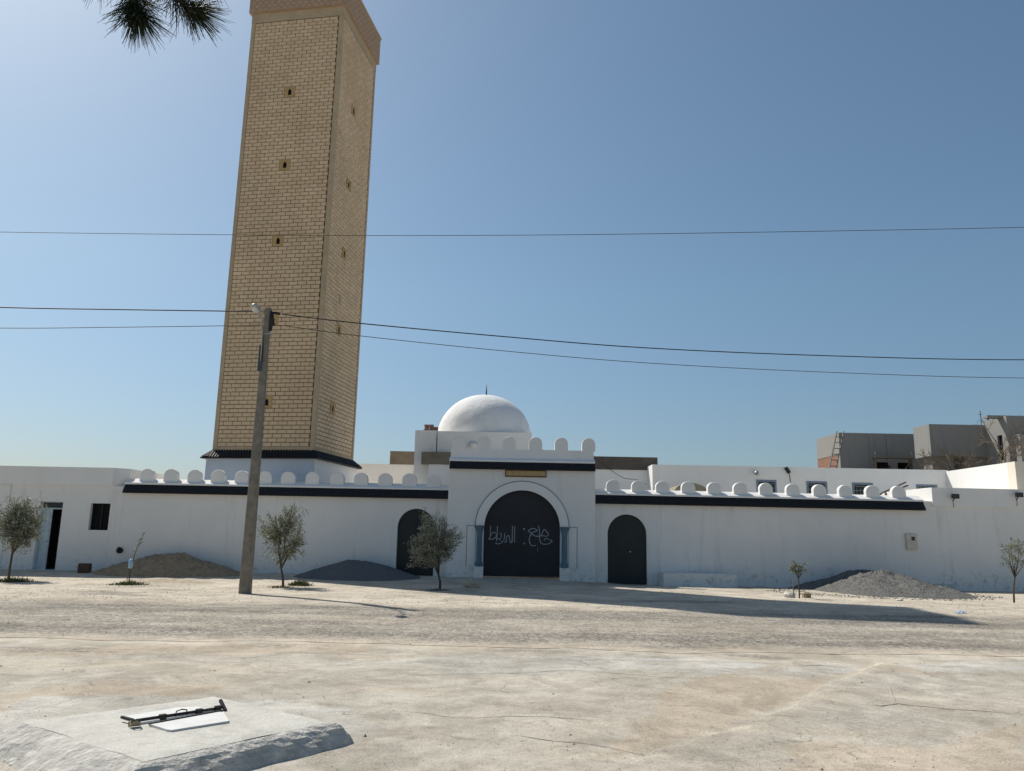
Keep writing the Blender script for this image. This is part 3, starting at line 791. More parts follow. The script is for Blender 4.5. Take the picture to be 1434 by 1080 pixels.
# gate leaves with the hand-painted name
ga = rel(MB().prism(arch_poly(oa, ob, .05, ot), GY+.22, GY+.28).build('gate', M_door, gh), gh)
rel(MB().box(cx-.012, cx+.012, GY+.2, GY+.222, .06, zs+.2).box(oa, ob, GY+.2, GY+.2215, zs+.2, zs+.24).build('gate_seam', M_iron, ga), gh)
rel(MB().tube([(cx+.6, GY+.2, .95), (cx+.6, GY+.16, .95), (cx+.6, GY+.16, 1.12), (cx+.6, GY+.2, 1.12)], .013, 6).build('handle', M_metal, ga), gh)
STR = [[(104, 90), (98, 190), (92, 300), (75, 345), (60, 360), (105, 362), (160, 352), (205, 320), (215, 270), (195, 230), (160, 225), (125, 255), (98, 300)],
       [(236, 95), (236, 200), (228, 300), (225, 370), (222, 405)], [(205, 340), (250, 352), (290, 350), (315, 320), (318, 280), (290, 235)],
       [(380, 245), (382, 310), (370, 375), (330, 420), (290, 450), (240, 455), (195, 435)],
       [(380, 425), (420, 400), (415, 350), (435, 300), (470, 290), (480, 340), (495, 400), (525, 420)],
       [(540, 95), (537, 250), (530, 420), (490, 424)], [(588, 105), (582, 260), (578, 425)],
       [(850, 205), (900, 160), (950, 145), (1000, 158), (1045, 190), (1000, 205), (950, 225), (910, 265), (885, 320), (878, 380), (890, 440), (920, 485), (965, 495), (1015, 482)],
       [(850, 205), (900, 225), (950, 270), (1000, 298), (1060, 305)],
       [(1055, 92), (1078, 150), (1082, 260), (1088, 350), (1105, 420), (1140, 455), (1200, 462), (1260, 455), (1300, 430), (1335, 405), (1290, 375), (1230, 345), (1195, 355), (1175, 390)],
       [(1060, 300), (1110, 292), (1140, 235), (1172, 165), (1215, 200), (1258, 250), (1250, 290), (1215, 302), (1160, 295), (1110, 292)]]
DOTS = [(772, 158, 16), (778, 450, 13), (290, 380, 8)]
q = MB()
def lp(c): p = P(680+c[0]/14.34, 730+c[1]/14.34, GY+.218); return Vector((p.x, GY+.218, p.z))
for s in STR:
    # Catmull-Rom smoothing, then a flat brush ribbon
    pts = [lp(c) for c in s]; fine = []
    for i in range(len(pts)-1):
        a, b, c, d = pts[max(0, i-1)], pts[i], pts[i+1], pts[min(len(pts)-1, i+2)]
        for k in range(4):
            t = k/4; fine.append(.5*((2*b)+(c-a)*t+(2*a-5*b+4*c-d)*t*t+(3*b-a-3*c+d)*t**3))
    fine.append(pts[-1]); V = []
    for i, p in enumerate(fine):
        d = (fine[min(i+1, len(fine)-1)]-fine[max(0, i-1)]).normalized(); nrm = Vector((-d.z, 0, d.x))*(.015+.006*nz(i*.3, p.x, 3))
        V += [p-nrm, p+nrm]
    q.add(V, [(2*i, 2*i+1, 2*i+3, 2*i+2) for i in range(len(fine)-1)])
for (a, b, r) in DOTS:
    p = lp((a, b)); rr = r/14.34*.027*1.2
    q.add([(p.x+rr*math.cos(k*.785), p.y, p.z+rr*math.sin(k*.785)) for k in range(8)], [tuple(range(8))])
rel(q.build('painted_lettering', M_chalk, ga), gh)
s0, s1 = P(708.5, 662, GY).x, P(764, 662, GY).x; zs0, zs1 = P(736, 667.5, GY).z, P(736, 659, GY).z
sg = rel(MB().box(s0, s1, GY-.05, GY-.003, zs0+.02, zs1-.02).build('name_board', M_wood, gh), gh)
rel(MB().box(s0-.03, s1+.03, GY-.06, GY-.003, zs1-.02, zs1+.02).box(s0-.03, s1+.03, GY-.06, GY-.003, zs0-.02, zs0+.02)
    .box(s0-.03, s0, GY-.06, GY-.003, zs0+.02, zs1-.02).box(s1, s1+.03, GY-.06, GY-.003, zs0+.02, zs1-.02).build('board_frame', M_mortar, sg), gh)

# ================================================================ flat-roofed house on the left
hs = tag(empty('flat_roofed_house', (xl0-3, WY, 0)), 'flat-roofed white house with half-open door and small square window', 'house')
hx0 = -26.0; hzt = P(90, 654, WY-.06).z; hzb = P(90, 679.5, WY-.06).z
o_a, o_b = P(52, 740, WY).x, P(84, 740, WY).x; o_t = P(72, 702.5, WY).z
w_a, w_b = P(125.5, 722, WY).x, P(153, 722, WY).x; w_0, w_1 = P(139, 742.5, WY).z, P(139, 705, WY).z
print('house', hzt, hzb, o_a, o_b, o_t, w_a, w_b, w_0, w_1)
rel(MB().wall(hx0, xl0-.001, -.5, hzb, WY, WY+.28, [(o_a, o_b, -.05, o_t, False), (w_a, w_b, w_0, w_1, False)]).build('front_wall', M_white, hs), hs)
xc0, xc1 = P(160, 665, WY).x, P(176, 665, WY).x
poly = [(hx0, WY-.08), (xc0, WY-.08), (xc1, WY+.35), (xc1, WY+4.5), (xc1-.3, WY+4.5), (xc1-.3, WY+.42), (xc0-.1, WY+.14), (hx0, WY+.14)]
q = MB()
for a, b, c, d in ((0, 1, 6, 7), (1, 2, 5, 6), (2, 3, 4, 5)):
    q.plan([poly[a], poly[b], poly[c], poly[d]], hzb, hzt)
rel(q.build('parapet', M_white2, hs), hs)
rel(MB().box(hx0, xc1-.3, WY+.29, WY+6, hzb-.1, hzb+.1).build('roof', M_white2, hs), hs)
rel(MB().box(xc1-.28, xc1-.02, WY+.29, WY+6, -.5, hzb-.1).build('side_wall', M_white2, hs), hs)
rel(MB().box(hx0, xc1-.3, WY+5.7, WY+6, -.5, hzb-.1).build('rear_wall', M_white2, hs), hs)
rel(MB().box(hx0-.2, hx0-.001, WY, WY+6, -.5, hzb-.1).build('side_wall', M_white2, hs), hs)
rel(MB().box(o_b+.15, o_b+.25, WY+.29, WY+5.69, -.5, hzb-.11).build('inner_wall', M_concrete, hs), hs)
rel(MB().box(hx0, o_b+.15, WY+2.2, WY+2.3, -.5, hzb-.11).build('inner_wall', M_dbrown, hs), hs)
dl = rel(MB().box(o_a+.03, o_a+.40, WY+.17, WY+.21, -.05, o_t-.28).build('door_leaf', M_bluedoor, hs), hs)
rel(MB().box(o_a+.08, o_a+.35, WY+.155, WY+.168, .15, .95).box(o_a+.08, o_a+.35, WY+.155, WY+.168, 1.1, o_t-.45).build('door_panel', M_bluedoor, dl), hs)
rel(MB().tube([(o_a+.37, WY+.16, 1.0), (o_a+.37, WY+.11, 1.0), (o_a+.30, WY+.11, 1.0)], .012, 6).build('handle', M_metal, dl), hs)
rel(MB().box(o_a, o_a+.03, WY+.14, WY+.22, -.05, o_t).box(o_b-.03, o_b, WY+.14, WY+.22, -.05, o_t)
    .box(o_a+.03, o_b-.03, WY+.14, WY+.22, o_t-.28, o_t-.23).box(o_a+.03, o_b-.03, WY+.14, WY+.22, o_t-.03, o_t).build('door_frame', M_bluedoor, hs), hs)
rel(MB().box(o_a+.03, o_b-.03, WY+.18, WY+.19, o_t-.23, o_t-.03).build('transom_pane', M_glass, hs), hs)
wn = rel(MB().box(w_a, w_b, WY+.20, WY+.21, w_0, w_1).build('window_pane', M_black, hs), hs)
q = MB()
for t in (0, .5, 1): x = lerp(w_a+.02, w_b-.02, t); q.box(x-.02, x+.02, WY+.15, WY+.19, w_0, w_1)
rel(q.build('window_bar', M_iron, wn), hs)
rel(MB().box(hx0, P(8, 740, WY).x, WY-.05, WY, -.5, hzb-.01).build('corner_pier', M_white, hs), hs)

# ================================================================ house at the right end
ru0 = ru1+.35
rh = tag(empty('flat_roofed_house', RO, RA), 'plain white parapet house past end of dark tiled wall, two floodlights', 'house')
hz1, hz0 = RWp(1370, 684.5, .05)[1], RWp(1370, 711, .05)[1]
MB().box(ru0, ru0+12, -.06, .2, hz0, hz1).box(ru0, ru0+.22, .2, 4.2, hz0-.3, hz1).build('parapet', M_white2, rh)
MB().box(ru0+.22, ru0+12, .3, 5.5, hz0-.12, hz0+.08).build('roof', M_white2, rh)
MB().box(ru0, ru0+.25, .3, 5.5, -.6, hz0-.3).build('side_wall', M_white2, rh)
# floodlights on the parapet
def floodlight(px, py, label, parent_plane):
    u, z = RWp(px, py, .25)
    p = RO+Vector((u*math.cos(RA), u*math.sin(RA)-.25, 0)); 
    t = tag(empty('floodlight', (p.x, p.y+.19, z)), label, 'floodlight', 'floodlights on the parapet')
    MB().tube([(0, 0, -.18), (0, -.1, -.12), (0, -.16, -.02)], .018, 6).build('bracket', M_iron, t)
    b = MB().box(-.13, .13, -.26, -.16, -.09, .09).build('lamp_body', M_iron, t)
    MB().box(-.11, .11, -.266, -.259, -.07, .07).build('glass', M_glass, b)
    MB().tube([(0, -.01, -.16), (.02, -.012, -.32), (.0, -.012, -.42)], .008, 5).build('cable', M_cable, t)
floodlight(1327, 696, 'small black floodlight on white parapet near its sunlit end face', 0)
floodlight(1415, 694, 'small black floodlight fixed to the white parapet', 0)
# neighbour's taller sunlit wall
NX = 20.3
nzt = PXp(1330, 659.5, NX).z
nh = tag(empty('neighbour_house', (NX, 33.5, 0)), 'taller white house wall lit by sun above plain parapet, cream end', 'house')
rel(MB().box(NX, NX+8, 31.45, 36.6, -.5, nzt).build('upper_wall', M_white2, nh), nh)
rel(MB().box(NX-.02, NX+8, 30.95, 31.449, -.5, nzt).build('cream_end', M_cream, nh), nh)

# ================================================================ prayer hall with dome, and the rooms behind the wall
DY = 36.0
ph = tag(empty('prayer_hall', (P(680, 620, DY).x, DY+2.5, 0)), 'white domed prayer hall behind the gatehouse, thin finial on top', 'mosque')
zt = P(680, 605, DY).z; xa, xb = P(611, 615, DY).x, P(744.5, 615, DY).x
rel(MB().box(xa+.05, xb, DY, DY+5.2, -.5, zt).build('drum_base', M_white2, ph), ph)
q = MB()
for i in range(3):
    q.box(xb+i*.19, xb+.19+i*.19, DY+.1, DY+4.5, -.5, zt-.25-i*.25)
rel(q.build('stepped_buttress', M_white2, ph), ph)
x2 = P(581, 615, DY).x
rel(MB().box(x2, xa, DY+.05, DY+3.4, -.5, zt+.03).build('stair_block', M_white2, ph), ph)
cxd = P(679, 580, DY+2.6).x; ztop = P(680, 554.6, DY+2.6).z
rd = (P(745, 605, DY+2.6).x-P(611.5, 605, DY+2.6).x)/2*.985
hd = ztop-zt+.02
print('dome', rd, hd, zt, ztop)
prof = [(rd*math.cos(a)**.98, hd*math.sin(a)**1.0) for a in np.linspace(0, math.pi/2-.01, 22)]
prof = [(rd, -.06)]+prof
dm = MB().lathe(prof, (cxd, DY+2.6, zt), 56)
dm.v = [(cxd+(x-cxd)*(1+.011*fbm(x*1.1, y*1.1, z)), DY+2.6+(y-DY-2.6)*(1+.011*fbm(x*1.1, y*1.1, z)), z+.012*fbm(x*2, y*2, z*2)) for x, y, z in dm.v]
M_dome = plaster('lumpy_dome_plaster', (.79, .79, .78), .35)
for b_n in M_dome.node_tree.nodes:
    if b_n.type == 'BUMP': b_n.inputs['Strength'].default_value = .8; b_n.inputs['Distance'].default_value = .05
rel(dm.build('dome', M_dome, ph), ph)
rel(MB().tube([(cxd+.05, DY+2.6, ztop-.1), (cxd+.05, DY+2.6, ztop+.22), (cxd+.05, DY+2.6, ztop+.58)], [.045, .03, .012], 8).build('finial', M_iron, ph), ph)
lamp = rel(MB().lathe([(.02, 0), (.18, .03), (.22, .1), (.0, .22)], (0, 0, 0), 18).build('wall_fixture', M_white2, ph), ph)  # white bowl on the drum, standing in for a satellite dish
p = P(663, 625, DY-.12); lamp.location = p; lamp.rotation_euler = (R(70), 0, 0)
# bricks stacked on the stair block
for i, (dx, dy, dz) in enumerate(((0, 0, 0), (.23, .02, 0), (.46, 0, 0), (.04, .0, .11), (.27, .03, .11), (.47, .01, .11), (.02, .02, .22), (.25, 0, .22))):
    p = P(596.5, 603, DY+.4)
    o = MB().box(0, .21, 0, .12, 0, .10).build('loose_brick', M_redbrick, None, (p.x+dx-.1, DY+.35+dy, zt+.03+dz))
    tag(o, 'red brick in small stack on the roof beside the white dome', 'brick', 'bricks stacked beside the dome')
# left room
rl = tag(empty('courtyard_room', (P(560, 660, 39.5).x, 39.5, 0)), 'white room with brown stone parapet between minaret and dome', 'building')
za = P(560, 650.5, 39.5).z; zb = P(590, 632.5, 39.4).z
rel(MB().box(P(470, 660, 39.5).x, P(600, 660, 39.5).x, 39.5, 44, -.5, za).build('wall', M_white2, rl), rl)
rel(MB().box(P(546, 640, 39.4).x, P(600, 640, 39.4).x, 39.42, 39.9, za+.001, zb).build('stone_parapet', M_brown, rl), rl)
rel(MB().box(P(600, 660, 35.5).x, gx0-.3, 35.5, 35.9, -.5, P(610, 650.5, 35.5).z).build('wall', M_white2, rl), rl)
rel(MB().box(P(590, 640, 35.4).x, gx0-.3, 35.42, 35.8, P(610, 650.5, 35.5).z+.001, P(610, 632.9, 35.4).z).build('stone_parapet', M_brown, rl), rl)
rel(MB().box(-6.4, P(600, 660, 35.5).x-.02, 30.1, 39.49, -.5, 2.7).build('unseen_terrace', M_white2, rl), rl)  # unseen white flat roof, added to bounce sunlight onto the room wall
# right rooms
rm = tag(empty('courtyard_room', (P(870, 660, 37.4).x, 37.4, 0)), 'low white wall with dark brown stone parapet right of the gatehouse', 'building')
za = P(870, 658, 37.4).z; zb = P(870, 640, 37.4).z
rel(MB().box(P(800, 660, 37.4).x, P(921, 660, 37.4).x+.5, 37.4, 40, -.5, za).build('wall', M_white2, rm), rm)
rel(MB().box(P(800, 650, 37.3).x, P(921, 650, 37.3).x, 37.32, 37.8, za+.001, zb).build('stone_parapet', M_dbrown, rm), rm)
rel(MB().box(gx1+.02, P(907, 670, 36).x-.05, 30.35, 37.39, -.5, 2.65).build('unseen_terrace', M_white2, rm), rm)  # another unseen low roof, added to throw light on the wall behind
BY = 36.0
bb = tag(empty('long_building', (P(1120, 670, BY).x, BY, 0)), 'long low white building with blue-framed windows behind the right wall', 'building')
zt2 = P(1120, 654.5, BY).z; bx0, bx1 = P(913.7, 665, BY).x, P(1328.5, 670, BY).x
ops = []
for (pa, pb, py0, py1) in ((1061, 1086, 673.5, 698), (1131, 1157, 675.5, 699), (1195, 1221, 677.5, 701), (1285, 1311, 680, 703)):
    ops.append((P(pa, 685, BY).x, P(pb, 685, BY).x, P(pa, py1, BY).z, P(pa, py0, BY).z, False))
rel(MB().wall(bx0, bx1, -.5, zt2, BY, BY+.3, ops).build('front_wall', M_white2, bb), bb)
for xs_ in (bx0, bx1-.3): rel(MB().box(xs_, xs_+.3, BY+.3, BY+7, -.5, zt2).build('side_wall', M_white2, bb), bb)
rel(MB().box(bx0+.3, bx1-.3, BY+.3, BY+7, zt2-.4, zt2-.2).build('roof', M_white2, bb), bb)
for (a, b, c, d, _) in ops:
    w = rel(MB().box(a-.05, a+.04, BY-.03, BY+.12, c, d+.05).box(b-.04, b+.05, BY-.03, BY+.12, c, d+.05).box(a+.04, b-.04, BY-.03, BY+.12, d-.04, d+.05)
            .build('window', M_blueframe, bb), bb)
    rel(MB().box(a+.04, b-.04, BY+.14, BY+.15, c, d-.04).build('pane', M_glass, w), bb)
    q = MB()
    for i in range(1, 5):
        x = lerp(a, b, i/5); q.tube([(x, BY+.02, c), (x, BY+.02, d-.04)], .010, 5)
    for t in (.35, .6, .85): z = lerp(c, d, t); q.bar((a, BY+.02, z), (b, BY+.02, z), .016)
    rel(q.build('grille', M_metal, w), bb)
p = P(1058, 663.5, BY)
wl = tag(empty('wall_fixture', (p.x, BY, p.z)), 'round wall lamp high on the long low white building', 'lamp')
MB().tube([(0, 0, 0), (0, -.12, .02)], .03, 8).build('stem', M_iron, wl)
MB().lathe([(.01, -.10), (.09, -.07), (.11, 0), (.07, .08), (.01, .1)], (0, -.17, .02), 14).build('globe', M_metal, wl)
p = P(1103, 660, BY-.05)
fl = tag(empty('roof_fixture', (p.x, BY-.02, P(1107, 676, BY).z)), 'tilted spotlight on thin post against long low white building', 'fixture')  # tilted box on a bent post, set against the facade
MB().tube([(.12, -.02, 0), (.08, -.03, .35), (.02, -.04, .5)], .014, 6).build('post', M_iron, fl)
MB().bar((-.10, -.08, .70), (.06, -.06, .44), .15, .12).build('lamp_body', M_iron, fl)
# vaulted little roof and two leaning planks behind the right wall
p0, p1 = P(944, 690, 32.4), P(992, 690, 32.4); r_ = (p1.x-p0.x)/2; c_ = (p0.x+p1.x)/2; zt3 = P(972, 676.5, 32.4).z
pl = [(c_-r_*math.cos(math.pi*k/14), -.3+(zt3+.3)*1.0 if False else zt3-.42+.42*math.sin(math.pi*k/14)) for k in range(15)]
tag(MB().prism([(c_-r_, -.4), (c_+r_, -.4)]+list(reversed(pl)), 32.4, 34.4).build('vaulted_shed', simple('olive_grey_render', (.26, .235, .17), .9, .2, var=.2)),
    'small vaulted grey-brown shed peeping over right wall between its merlons', 'shed')
for (a, b), lb_ in ((((1232, 692), (1268, 675.5)), 'upper of two weathered planks leaning in yard behind right wall'), (((1240, 692), (1271, 680)), 'lower of two weathered planks leaning in yard behind right wall')):
    a, b = P(*a, 33.6), P(*b, 33.9); d = (b-a).normalized(); foot = Vector((a.x-1.2, 33.6, gz(a.x, 33.6)-.03))
    q = MB().bar(a, b, .10, .05)
    q.bar(foot, a+d*.05, .10, .05)
    tag(q.build('plank', M_bark), lb_, 'plank', 'planks leaning behind the right wall')

# ================================================================ unfinished concrete houses
def side_px_Y(px, X): d = ray(px, 640); return X*d.y/d.x
AY = 48.0
ca = tag(empty('unfinished_house', (P(1230, 630, AY).x, AY+2, 0)), 'bare concrete house with ladder and scaffold, brick showing at its side', 'house')
axa, axb = P(1176, 630, AY).x, P(1285, 630, AY).x; azt = P(1230, 607, AY).z; AYb = AY+3.6
ter = P(1176, 662, AY).z
o1 = P(1227.5, 650, AY); o2 = P(1247, 650, AY); o3 = P(1257, 650, AY); o4 = P(1278, 650, AY); oz = P(1240, 647.5, AY).z
rel(MB().wall(axa, axb+.5, 0, azt, AY, AY+.25, [(o1.x, o2.x, ter-1, oz, False), (o3.x, o4.x, ter-1, oz, False)]).build('front_wall', M_concrete_d, ca), ca)
rel(MB().box(axa, axa+.25, AY+.25, AYb, azt-.9, azt).box(axa+.25, axb+.5, AY+.25, AYb, azt-.35, azt-.15).build('side_wall', M_concrete, ca), ca)
q = MB().box(axa+.012, axa+.25, AY+.25, AYb, 0, azt-.9); rel(q.build('brick_infill', M_redbrick, ca), ca)
rel(MB().box(axa-.012, axa+.25, AY-.012, AY+.3, 0, azt-.02).box(axa-.012, axa+.02, AY+.3, AYb, azt-1.35, azt-.9).build('corner_post', M_concrete, ca), ca)
for pa, pb in ((1217.5, 1223), (1242, 1247.5)):
    rel(MB().box(P(pa, 630, AY).x, P(pb, 630, AY).x, AY-.06, AY, oz-.2 if pa > 1230 else 0, azt-.01).build('pillar', M_concrete, ca), ca)
rel(MB().box(axa+.26, axb+.5, AY+3.2, AYb-.01, 0, azt-.4).build('rear_wall', M_concrete_d, ca), ca)
rel(MB().box(axb+.3, axb+.5, AY+.26, AY+3.19, 0, azt-.4).build('side_wall', M_concrete_d, ca), ca)
rel(MB().box(axa-1.2, axb+1, AY-2.2, AY-.001, 0, ter-.4).build('unseen_terrace', M_concrete, ca), ca)
tz = ter-.4
# ladder
M_ladder = simple('dull_grey_metal', (.16, .155, .145), .7, .3, var=.2)
la, lb = P(1161, 658, AY-.7), P(1172, 604, AY-.1); la2 = lb+(la-lb)*((lb.z-tz)/(lb.z-la.z))
ld = tag(empty('ladder', (la2.x, la2.y, tz)), 'metal ladder leaning against the unfinished concrete house corner', 'ladder')
off = Vector((.42, 0, 0)); d0 = Vector((0, 0, 0)); dv = lb-la2
for k in (0, 1): MB().bar(d0+off*k, dv+off*k, .06, .06).build('rail', M_ladder, ld)
nr = int(dv.length/.38)
for i in range(1, nr):
    c_ = dv*(i/nr); MB().bar(c_, c_+off, .045, .045).build('rung', M_ladder, ld)
# scaffold
sc0, sc1, zsc = P(1226, 641, AY-.8), P(1277, 641, AY-.8), P(1250, 641.5, AY-.8).z
sf = tag(empty('scaffold', (sc0.x, AY-.8, tz)), 'pole scaffold before the dark openings of the unfinished house', 'scaffold')
Lsc = sc1.x-sc0.x
for x in (0, Lsc): MB().tube([(x, 0, 0), (x, 0, zsc-tz+.35)], .04, 7).build('upright', M_drytwig, sf)
MB().box(-.1, Lsc+.1, -.15, .35, zsc-tz-.03, zsc-tz+.04).build('deck', M_drytwig, sf)
MB().tube([(Lsc*.55, .02, 0), (Lsc, .02, zsc-tz-.1)], .03, 6).build('brace', M_drytwig, sf)
MB().tube([(0, .3, 0), (0, .3, zsc-tz)], .04, 7).build('upright', M_drytwig, sf); MB().tube([(Lsc, .3, 0), (Lsc, .3, zsc-tz)], .04, 7).build('upright', M_drytwig, sf)
# second house with overhanging storey
CBY = 44.0
cb = tag(empty('unfinished_house', (P(1345, 620, CBY).x, CBY+2, 0)), 'bare concrete house whose upper storey overhangs, bare tree before it', 'house')
bxa, bxb = P(1302, 610, CBY).x, P(1390, 610, CBY).x; bzt = P(1345, 594.8, CBY).z; bzm = P(1345, 639, CBY).z
bYb = side_px_Y(1285.5, bxa)
rel(MB().box(bxa, bxb, CBY, bYb+.3, bzm, bzt).build('upper_storey', M_concrete, cb), cb)
a_ = P(1335, 645, CBY+.5).x; b2 = P(1351, 645, CBY+.5).x
rel(MB().wall(bxa+.3, bxb, 0, bzm, CBY+.5, CBY+.8, [(a_, b2, bzm-1.8, bzm-.05, False)]).box(bxa+.3, bxa+.5, CBY+.8, bYb, 0, bzm).build('lower_wall', M_concrete, cb), cb)
rel(MB().box(bxa+.6, bxb, bYb, bYb+.25, 0, bzm).build('rear_wall', M_concrete_d, cb), cb)
# third house
CY3 = 42.0
cc = tag(empty('unfinished_house', (P(1450, 620, CY3).x, CY3+3, 0)), 'tallest bare concrete house with roof slab jutting out over its side', 'house')
cxa = P(1411.5, 610, CY3).x; czt = P(1420, 582.5, CY3).z; cYb = side_px_Y(1390.5, cxa)
rel(MB().box(cxa, cxa+7, CY3, CY3+.25, 0, czt).build('front_wall', M_concrete_d, cc), cc)
zz0, zz1 = czt-2.4, czt-1.0
rel(MB().box(cxa, cxa+.25, CY3+.25, CY3+.5, 0, czt-.01).box(cxa, cxa+.25, CY3+.5, CY3+.95, 0, zz0).box(cxa, cxa+.25, CY3+.5, CY3+.95, zz1, czt-.01).box(cxa, cxa+.25, CY3+.95, cYb+.6, 0, czt-.01).build('side_wall', M_concrete, cc), cc)
rel(MB().box(cxa+.12, cxa+.14, CY3+.5, CY3+.95, zz0, zz1).build('window_opening', M_black, cc), cc)
rel(MB().box(P(1381, 583, CY3+.4).x, cxa+7, CY3+.3, CY3+.75, czt-.08, czt+.06).build('roof_slab', M_concrete_d, cc), cc)
rel(MB().box(P(1427, 620, CY3-.5).x, cxa+7, CY3-.6, CY3-.001, 0, P(1427, 608, CY3-.5).z).build('porch', M_concrete, cc), cc)
# roof antenna and chimney pot on the second house
p = P(1374, 594, CBY+.6)
an = tag(empty('roof_antenna', (p.x, CBY+.6, bzt)), 'thin rod antenna standing on the overhanging concrete storey', 'antenna')
MB().tube([(0, 0, 0), (.02, 0, .5), (.0, 0, .95)], .02, 6).build('mast', M_iron, an); MB().bar((-.12, 0, .7), (.14, 0, .74), .02).build('crossbar', M_iron, an)
p = P(1384, 594, CBY+.5)
tag(MB().lathe([(.0, 0), (.11, 0), (.11, .3), (.06, .36), (.06, .5), (.0, .5)], (p.x, CBY+.5, bzt), 12).build('chimney_pot', M_iron), 'dark chimney pot on the corner of overhanging concrete storey', 'chimney')

# ================================================================ utility pole with lamp, cables
pb = G(343, 831.5); PY = pb.y
ptop = P(376, 432, PY)
print('pole', pb, ptop)
up = tag(empty('utility_pole', pb), 'leaning grey concrete utility pole with street lamp on roadside', 'utility pole')
Hp = ptop.z-pb.z; lean = ptop.x-pb.x
w0, w1 = .14, .078
q = MB(); rows = 14; V = []
for i in range(rows+1):
    t = i/rows; w = lerp(w0, w1, t); c = .018; z = -.3+(Hp+.3)*t; x = lean*t
    V += [(x-w, -w+c, z), (x-w+c, -w, z), (x+w-c, -w, z), (x+w, -w+c, z), (x+w, w-c, z), (x+w-c, w, z), (x-w+c, w, z), (x-w, w-c, z)]
F = [(i*8+k, i*8+(k+1) % 8, (i+1)*8+(k+1) % 8, (i+1)*8+k) for i in range(rows) for k in range(8)]+[tuple(rows*8+k for k in range(8))]
q.add(V, F); q.build('pole_shaft', M_pole, up)
# lamp: on a curved bracket leaning out towards the road
lh = P(358, 433, PY-1.55); lrel = lh-pb
la_ = Vector((lean*.86, -.10, Hp*.855))
arm = [Vector((lean*.8-.05, -.12, Hp*.80)), Vector((lean*.9-.07, -.14, Hp*.9)), Vector((lean-.06, -.30, Hp*.94)), lrel+Vector((.0, .5, -.06)), lrel+Vector((0, .12, .0))]
MB().tube(arm, .02, 8).build('lamp_bracket', M_metal, up)
hd_ = MB().lathe([(.0, -.07), (.10, -.06), (.155, -.02), (.165, .02), (.13, .09), (.06, .13), (.0, .14)], (0, 0, 0), 20).build('lamp_head', M_metal, up)
hd_.location = lrel; hd_.scale = (.72, 1.35, .75); hd_.rotation_euler = (R(-14), 0, 0)
gl = MB().lathe([(.0, -.095), (.07, -.085), (.11, -.06), (.115, -.05)], (0, 0, 0), 18).build('lamp_glass', simple('milky_glass', (.55, .55, .52), .2, .5, bmp=0), hd_)
MB().tube([(lean*.955+.12, -.06, Hp*.915), (lean*.955+.14, -.07, Hp*.96), (lean+.12, -.05, Hp*.985)], [.05, .06, .05], 8).build('insulator', M_cable, up)
MB().box(lean-.12, lean+.12, -.11, .11, Hp*.90, Hp*.905).build('clamp_band', M_metal, up)
MB().tube([(lean*.98+.10, -.05, Hp*.985), (lean*.98+.34, .0, Hp*.98)], .04, 8).build('strain_clamp', M_cable, up)
MB().tube([(lean*.93+.10, -.05, Hp*.943), (lean*.93+.22, .0, Hp*.94)], .035, 8).build('strain_clamp', M_cable, up)
MB().tube([(lean-.12, -.11, Hp*.93), (lean*.93-.05, -.13, Hp*.89), (lean*.88-.03, -.125, Hp*.84), (lean*.83-.03, -.13, Hp*.80)], .018, 6).build('down_cable', M_cable, up)
MB().box(lean*.80-.125, lean*.80-.02, -.135, -.10, Hp*.765, Hp*.86).build('blue_conduit', simple('blue_grey_conduit', (.06, .075, .10), .6, .3), up)

def cable(name, pts, r, label, group=None):
    """pts: (px, py, Y); smoothed through all points"""
    w = [P(a, b, Y) for a, b, Y in pts]; fine = []
    for i in range(len(w)-1):
        a, b, c, d = w[max(0, i-1)], w[i], w[i+1], w[min(len(w)-1, i+2)]
        for k in range(8):
            t = k/8; fine.append(.5*((2*b)+(c-a)*t+(2*a-5*b+4*c-d)*t*t+(3*b-a-3*c+d)*t**3))
    fine.append(w[-1])
    tag(MB().tube(fine, r, 6).build(name, M_cable), label, 'cable', group)
cable('power_cable', [(395, 440, PY), (500, 452.5, PY+.8), (700, 471, PY+2.2), (900, 487, PY+3.4), (1150, 498, PY+4.6), (1434, 504, PY+5.6), (1800, 499, PY+6.6)], .017,
      'thick twisted power cable running right from the utility pole top')
cable('power_cable', [(390, 455, PY), (500, 470, PY+.8), (700, 491, PY+2.2), (900, 508, PY+3.4), (1150, 521, PY+4.6), (1434, 529.5, PY+5.6), (1800, 528, PY+6.6)], .010,
      'thinner power cable running right below the thick one from pole')
cable('power_cable', [(374, 437, PY), (330, 436, PY-.1), (160, 433.5, PY-.3), (0, 430.5, PY-.5), (-300, 420, PY-.8)], .017, 'upper power cable running left from the utility pole top')
cable('power_cable', [(372, 455, PY), (305, 456.5, PY-.1), (150, 458.5, PY-.3), (0, 459.5, PY-.5), (-300, 455, PY-.8)], .010, 'lower thin power cable running left from the utility pole')
cable('overhead_line', [(-300, 318, 15), (0, 325, 15), (400, 329.5, 15), (720, 329.5, 15), (1050, 325.5, 15), (1434, 318.5, 15), (1800, 309, 15)], .006,
      'single thin overhead wire crossing before the minaret high above the road')
cable('drop_wire', [(838, 645, 29.3), (870, 668, 29.8), (892, 672, 30.0), (905, 678, 31)], .010, 'short slack wire from gatehouse corner down to the right wall')

